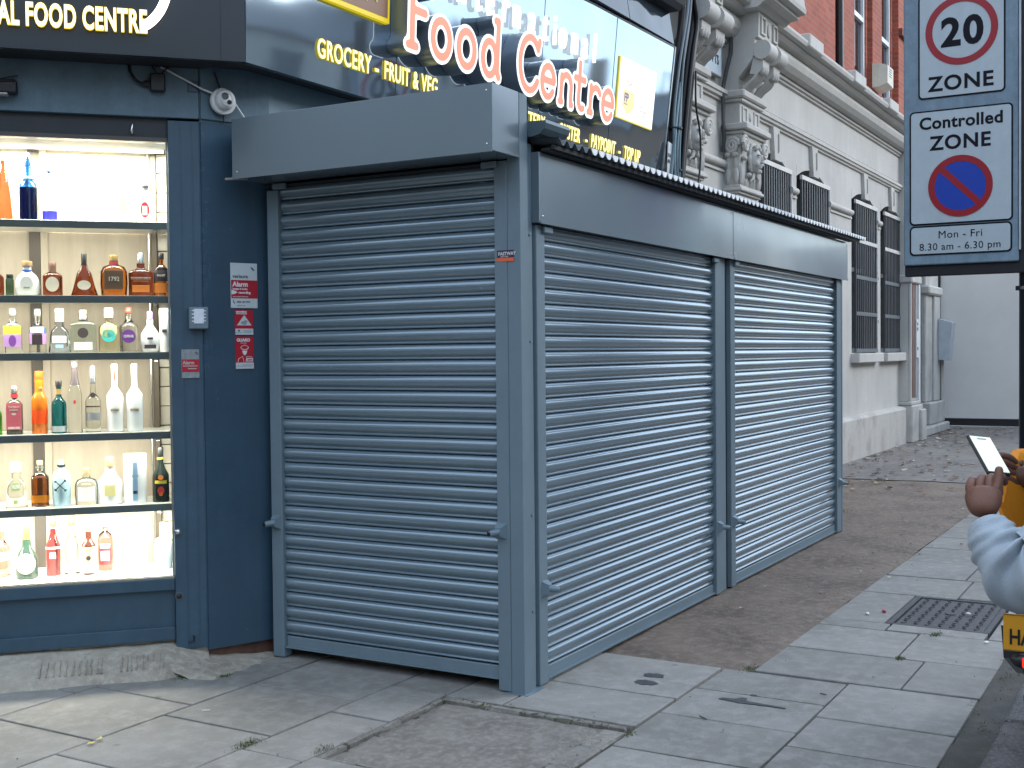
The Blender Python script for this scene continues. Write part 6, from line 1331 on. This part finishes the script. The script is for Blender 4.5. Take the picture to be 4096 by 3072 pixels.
# ============================================================ MOPED
def moped():
    x = -.44; y = -2.125
    t = thing('moped', 'parked delivery moped with a yellow number plate reading HA and a red tail lamp', 'moped', (x, y, -.1))
    bodym = mat('moped_body', (.05, .055, .06), .3, coat=.4)
    yel = mat('plate_yellow', (.62, .29, .02), .4, var=.08)
    zp = .635
    pl = obj('number_plate', BB(-.004, .002, -.115, .115, zp, zp+.118, c=.002), yel, t)
    # text faces -x
    cu = lambda X, Y, Z: (Y-.005, -X, Z)
    text('lettering', 'HA52', .050, mat('plate_black', (.01, .01, .01), .5), pl, ext=.0004, bold=.0016, xs=.72, mapf=lambda X, Y, Z: cu(X-.098, Y, zp+.022+Z))
    obj('plate_rim', MB().box(-.0055, -.004, -.115, .115, zp, zp+.004).box(-.0055, -.004, -.115, .115, zp+.114, zp+.118), mat('rim_brown', (.25, .12, .02), .5), pl)
    lamp = obj('tail_lamp', MB().ell((.02, .045, zp-.033), (.03, .055, .028), 14, 10), mat('lamp_housing', (.01, .01, .012), .3), t, smooth=60)
    obj('lens', BB(-.017, .0, .022, .058, zp-.052, zp-.015, c=.006), emat('lamp_red', (1, .03, .02), 1.1), lamp)
    def wheel(cx):
        w = obj('wheel', MB().tube([(cx+.17*math.cos(a), 0, .22+.17*math.sin(a)) for a in np.linspace(0, 2*PI, 29)], .048, 10, cap=False), mat('tyre', (.015, .015, .015), .8), t, smooth=60)
        obj('rim', MB().lathe([(.13, -.03), (.12, 0), (.13, .03)], n=24), sv, w, loc=(cx, 0, .22), rot=(PI/2, 0, 0), smooth=60)
        obj('hub', MB().lathe([(.05, -.05), (.05, .05)], n=14), bodym, w, loc=(cx, 0, .22), rot=(PI/2, 0, 0))
    wheel(.24); wheel(1.45)
    obj('mudguard', MB().prism([(-.0, .62), (.03, .63), (.12, .55), (.30, .50), (.50, .46), (.50, .44), (.28, .47), (.10, .51), (.0, .58)], -.06, .06), bodym, t)
    obj('seat', BB(.12, .75, -.13, .13, .72, .82, c=.035), mat('seat_vinyl', (.015, .015, .015), .6), t)
    obj('rear_body', MB().prism([(.06, .70), (.12, .58), (.45, .45), (.70, .40), (.85, .45), (.80, .71)], -.13, .13), bodym, t)
    obj('footboard', BB(.70, 1.15, -.14, .14, .26, .32, c=.02), bodym, t)
    obj('front_shield', MB().prism([(1.10, .30), (1.18, .28), (1.32, .95), (1.24, .98)], -.17, .17), bodym, t)
    obj('fork', MB().tube([(1.28, 0, .95), (1.45, 0, .22)], .03, 10), sv, t, smooth=60)
    obj('handlebar', MB().tube([(1.20, -.32, 1.06), (1.26, -.1, 1.0), (1.26, .1, 1.0), (1.20, .32, 1.06)], .014, 8), black, t, smooth=60)
    obj('headlight', MB().ell((1.34, 0, .98), (.06, .09, .07), 12, 8), chrome, t, smooth=60)
    obj('kickstand', MB().tube([(.6, -.05, .3), (.55, -.14, .01)], .012, 8), black, t)
moped()

# ============================================================ STREET ACROSS (seen in the reflections)
def opposite(name_label, x0, x1, y0, y1, h, m, face, gable=False, chim=()):
    t = thing('terraced_house', name_label, 'house', ((x0+x1)/2, (y0+y1)/2, 0), 0, 'houses across the road')
    cx, cy = (x0+x1)/2, (y0+y1)/2; w, d = (x1-x0)/2, (y1-y0)/2
    obj('wall', B(-w, w, -d, d, -.16, h), m, t)
    obj('roof', MB().prism([(-d-.2, h+.001), (d+.2, h+.001), (0, h+2.6)], -w, w, 'x'), mat('slate', (.07, .075, .085), .6, scale=2), t)
    for c in chim: obj('chimney', BB(c-cx-.5, c-cx+.5, -.4, .4, h+1.2, h+4.0, c=.02), m, t)
    me = B(-.55, .55, -.04, .04, 0, 1.7).mesh('window'); me.materials.append(darkglass)
    n = max(1, int((x1-x0 if face == 'y' else y1-y0)/2.6))
    for k in range(n):
        for z in np.arange(1.2, h-1.5, 3.1):
            if face == 'y': share('window', me, t, (-w+(k+.5)*2*w/n, d+.03, z))
            else: share('window', me, t, (w+.03, -d+(k+.5)*2*d/n, z), rot=(0, 0, PI/2))
stk = mat('stock_brick', (.22, .15, .10), .85, scale=2); rend2 = mat('pale_render', (.42, .40, .36), .85, scale=1)
opposite('tall brown brick terrace across the road, left block', -6, 16, -26, -17.5, 11, stk, 'y', chim=(-2, 6, 13))
opposite('rendered terrace across the road, middle block', 17, 34, -26, -18, 9.5, rend2, 'y', chim=(20, 29))
opposite('brown brick terrace across the road, far block', 35, 62, -28, -19, 7.5, stk, 'y', chim=(40, 48, 57))
opposite('brown brick corner terrace across the side street, pale windows', -30, -21, -12, 6, 9.0, stk, 'x', chim=(-26,))
opposite('rendered terrace across the side street, beyond the brick one', -31, -20, 7, 26, 8.5, rend2, 'x', chim=(-25,))

opposite('unseen brown brick block added across the junction to darken reflections', -38, -24, -34, -17, 10.5, stk, 'y', chim=(-31,))  # added out of view, fills the open corner where bright sky was reflected
# ============================================================ LITTER, LEAVES, STAINS
def flat_leaf(rnd, s):
    mb = MB(); n = 7; a0 = rnd.uniform(0, 6.28); v = [(0, 0, .004+s*.12)]
    for k in range(n):
        a = a0+2*PI*k/n; r_ = s*(1 if k % 2 else .62)*rnd.uniform(.75, 1.1)*(1.35 if k == 0 else 1); v.append((r_*math.cos(a), r_*.7*math.sin(a), .003+s*rnd.uniform(0, .28)))
    mb.v = v; mb.f = [(0, 1+k, 1+(k+1) % n) for k in range(n)]; return mb
lm = [mat('leaf_brown', (.16, .085, .04), .8, var=.3, scale=30), mat('leaf_tan', (.34, .26, .16), .8, var=.3, scale=30), mat('leaf_dark', (.045, .032, .022), .8, var=.3, scale=30), mat('leaf_pale', (.5, .46, .38), .8, var=.2, scale=30)]
def leaves():
    rnd = random.Random(12)
    for i, m_ in enumerate(lm):
        big = MB()
        for k in range((150, 110, 170, 60)[i]):
            u = rnd.random()
            if u < .50: x = rnd.uniform(7.0, 19); y = rnd.triangular(-.7, 1.45, .8)
            elif u < .75: x = rnd.uniform(11, 19); y = 1.42-abs(rnd.gauss(0, .16))
            elif u < .9: x = rnd.uniform(1.2, 8); y = rnd.choice([rnd.gauss(-.70, .06), rnd.uniform(-.7, -.1)])
            else: x = rnd.uniform(3.5, 16); y = rnd.uniform(-1.6, -.8)
            l = flat_leaf(rnd, rnd.uniform(.014, .055)*(1.35 if x > 8 else .5)); big.add([(a+x, b+y, c+.008) for a, b, c in l.v], l.f)
        o = obj('leaf_litter', big, m_, kind='stuff'); o['label'] = ['brown fallen leaves scattered over the yard behind the kiosk', 'tan fallen leaves scattered over the yard behind the kiosk', 'dark rotted leaf scraps along the wall foot and yard', 'pale dry leaf scraps scattered over the yard'][i]; o['category'] = 'leaves'
    # chips of grit and crumbs
    gr = MB(); rnd = random.Random(21)
    for k in range(900):
        u = rnd.random()
        if u < .45: x, y = rnd.uniform(.9, 9), rnd.triangular(-.72, -.05, -.6)
        elif u < .7: x, y = rnd.uniform(-5, 4), rnd.uniform(-1.88, -1.74)
        elif u < .85: x, y = rnd.uniform(-1.1, -.12), rnd.choice([rnd.gauss(.29, .02), rnd.gauss(-.5, .04)])
        else: x, y = rnd.uniform(-2, 5), rnd.uniform(-1.7, 1.3)
        s = rnd.uniform(.0015, .0055); gr.ell((x, y, .003+s*.3), (s, s*rnd.uniform(.5, 1), s*.6), 5, 3)
    o = obj('grit', gr, mat('grit_pale', (.22, .20, .18), .8, var=.5, scale=50), kind='stuff'); o['label'] = 'loose grit and crumbs over paving joints and tarmac'; o['category'] = 'grit'
    # moss and weeds
    rnd = random.Random(31); ms = MB()
    def tuft(x, y, s, n):
        for _ in range(n):
            px, py = x+rnd.gauss(0, s), y+rnd.gauss(0, s*.5); a = rnd.uniform(0, 6.28); h = rnd.uniform(.003, .010)
            ms.add([(px, py, 0), (px+.004*math.cos(a), py+.004*math.sin(a), 0), (px+.006*math.cos(a+1), py+.006*math.sin(a+1), h)], [(0, 1, 2)])
    for x, y, s, n in ((-1.07, .63, .035, 200), (1.98, -1.36, .03, 160), (1.40, -1.30, .02, 120), (.88, -.72, .03, 120), (-.38, 1.40, .02, 100), (-.50, 1.55, .03, 120), (-.98, .33, .03, 80), (9.2, .6, .15, 300), (10.8, 1.2, .25, 350), (13.5, 1.3, .3, 300), (18.5, 1.3, .4, 250), (19.3, .6, .3, 200), (-.27, -.62, .02, 60), (6.6, .35, .12, 260)):
        tuft(x, y, s, n)
    for k in range(40): tuft(rnd.uniform(.4, 3.2), rnd.gauss(-1.79, .03), .02, 9)
    for k in range(30): tuft(rnd.uniform(-.25, -.18), rnd.uniform(-.5, .3), .006, 8)
    o = obj('moss', ms, mat('moss_green', (.07, .10, .02), .9, var=.4, scale=40), kind='stuff'); o['label'] = 'small green weeds and moss in the paving joints'; o['category'] = 'weeds'
leaves()
def blotch(name, label, cat, loc, pts, m_, z=.0015):
    mb = MB(); n = len(pts); mb.v = [(a, b, 0) for a, b in pts]+[(a, b, .0008) for a, b in pts]; mb.f = [tuple(range(n, 2*n)), tuple(range(n-1, -1, -1))]+[(i, (i+1) % n, (i+1) % n+n, i+n) for i in range(n)]
    return tag(obj(name, mb, m_, loc=(loc[0], loc[1], z)), label, cat)
wet = mat('damp_stain', (.055, .055, .058), .35, var=.3, scale=25)
def blob(r_, ry, seed, n=18): rd_ = random.Random(seed); return [(r_*math.cos(2*PI*k/n)*rd_.uniform(.75, 1.15), ry*math.sin(2*PI*k/n)*rd_.uniform(.75, 1.15)) for k in range(n)]
blotch('damp_patch', 'dark oval wet patch on the slab right of the kiosk, nearer one', 'stain', (.435, -.385), blob(.042, .062, 1), wet)
blotch('damp_patch', 'dark oval wet patch on the slab right of the kiosk, farther one', 'stain', (.56, -.37), blob(.036, .055, 2), wet)
blotch('spilt_streak', 'long dark spill mark with a branch on the middle slab', 'stain', (.36, -.88), [(.012, .11), (.02, .06), (.055, .035), (.05, .01), (.018, .01), (.006, -.06), (-.004, -.17), (-.018, -.18), (-.022, -.05), (-.03, .02), (-.02, .06), (-.012, .12)], wet)
blotch('damp_patch', 'small dark spot just beyond the long spill mark', 'stain', (.47, -.875), blob(.012, .016, 5), wet)
t = thing('torn_leaf', 'torn yellow leaf lying on the joint of the left slabs', 'leaf', (-1.365, 1.16, .004))
for k, (dx, dy) in enumerate(((0, 0), (.05, .012))): 
    l = flat_leaf(random.Random(40+k), .022); obj('leaf_piece', l, mat('leaf_yellow', (.62, .52, .16), .7, var=.15, scale=40), t, loc=(dx, dy, 0))
def stick(x, y, l, a, m_, lab, cat='litter'):
    o = obj(cat.replace(' ', '_'), MB().tube([(-l/2*math.cos(a), -l/2*math.sin(a), .004), (l/2*math.cos(a), l/2*math.sin(a), .004)], .0025, 6), m_, loc=(x, y, 0)); tag(o, lab, cat)
stick(-.83, 1.08, .035, -.9, wh, 'short white match-like stick on the slabs left of the kiosk', 'stick')
stick(.06, -.80, .05, -2.2, dk, 'small dark twig on the slab near the long spill mark', 'twig')
stick(-.22, -.17, .03, -.9, dk, 'tiny dark twig on the slab before the corner post', 'twig')
stick(.62, -1.14, .03, 1.2, dk, 'dark scrap lying on a slab joint at lower right', 'twig')
stick(-.09, -1.60, .0, .2, dk, 'x', 'twig') if False else None
for (x, y, lab) in ((2.30, -.93, 'white pebble on the slab just before the manhole cover'), (2.55, -1.43, 'white chip lying on the manhole cover'), (1.9, -1.62, 'white splinter on the slab below the manhole cover'), (2.40, -1.0, 'reddish stone chip beside the manhole cover')):
    o = obj('stone_chip', MB().ell((0, 0, .007), (.016, .011, .008), 8, 5), rd if 'red' in lab else wh, loc=(x, y, 0), rot=(0, 0, x*3)); tag(o, lab, 'stone')
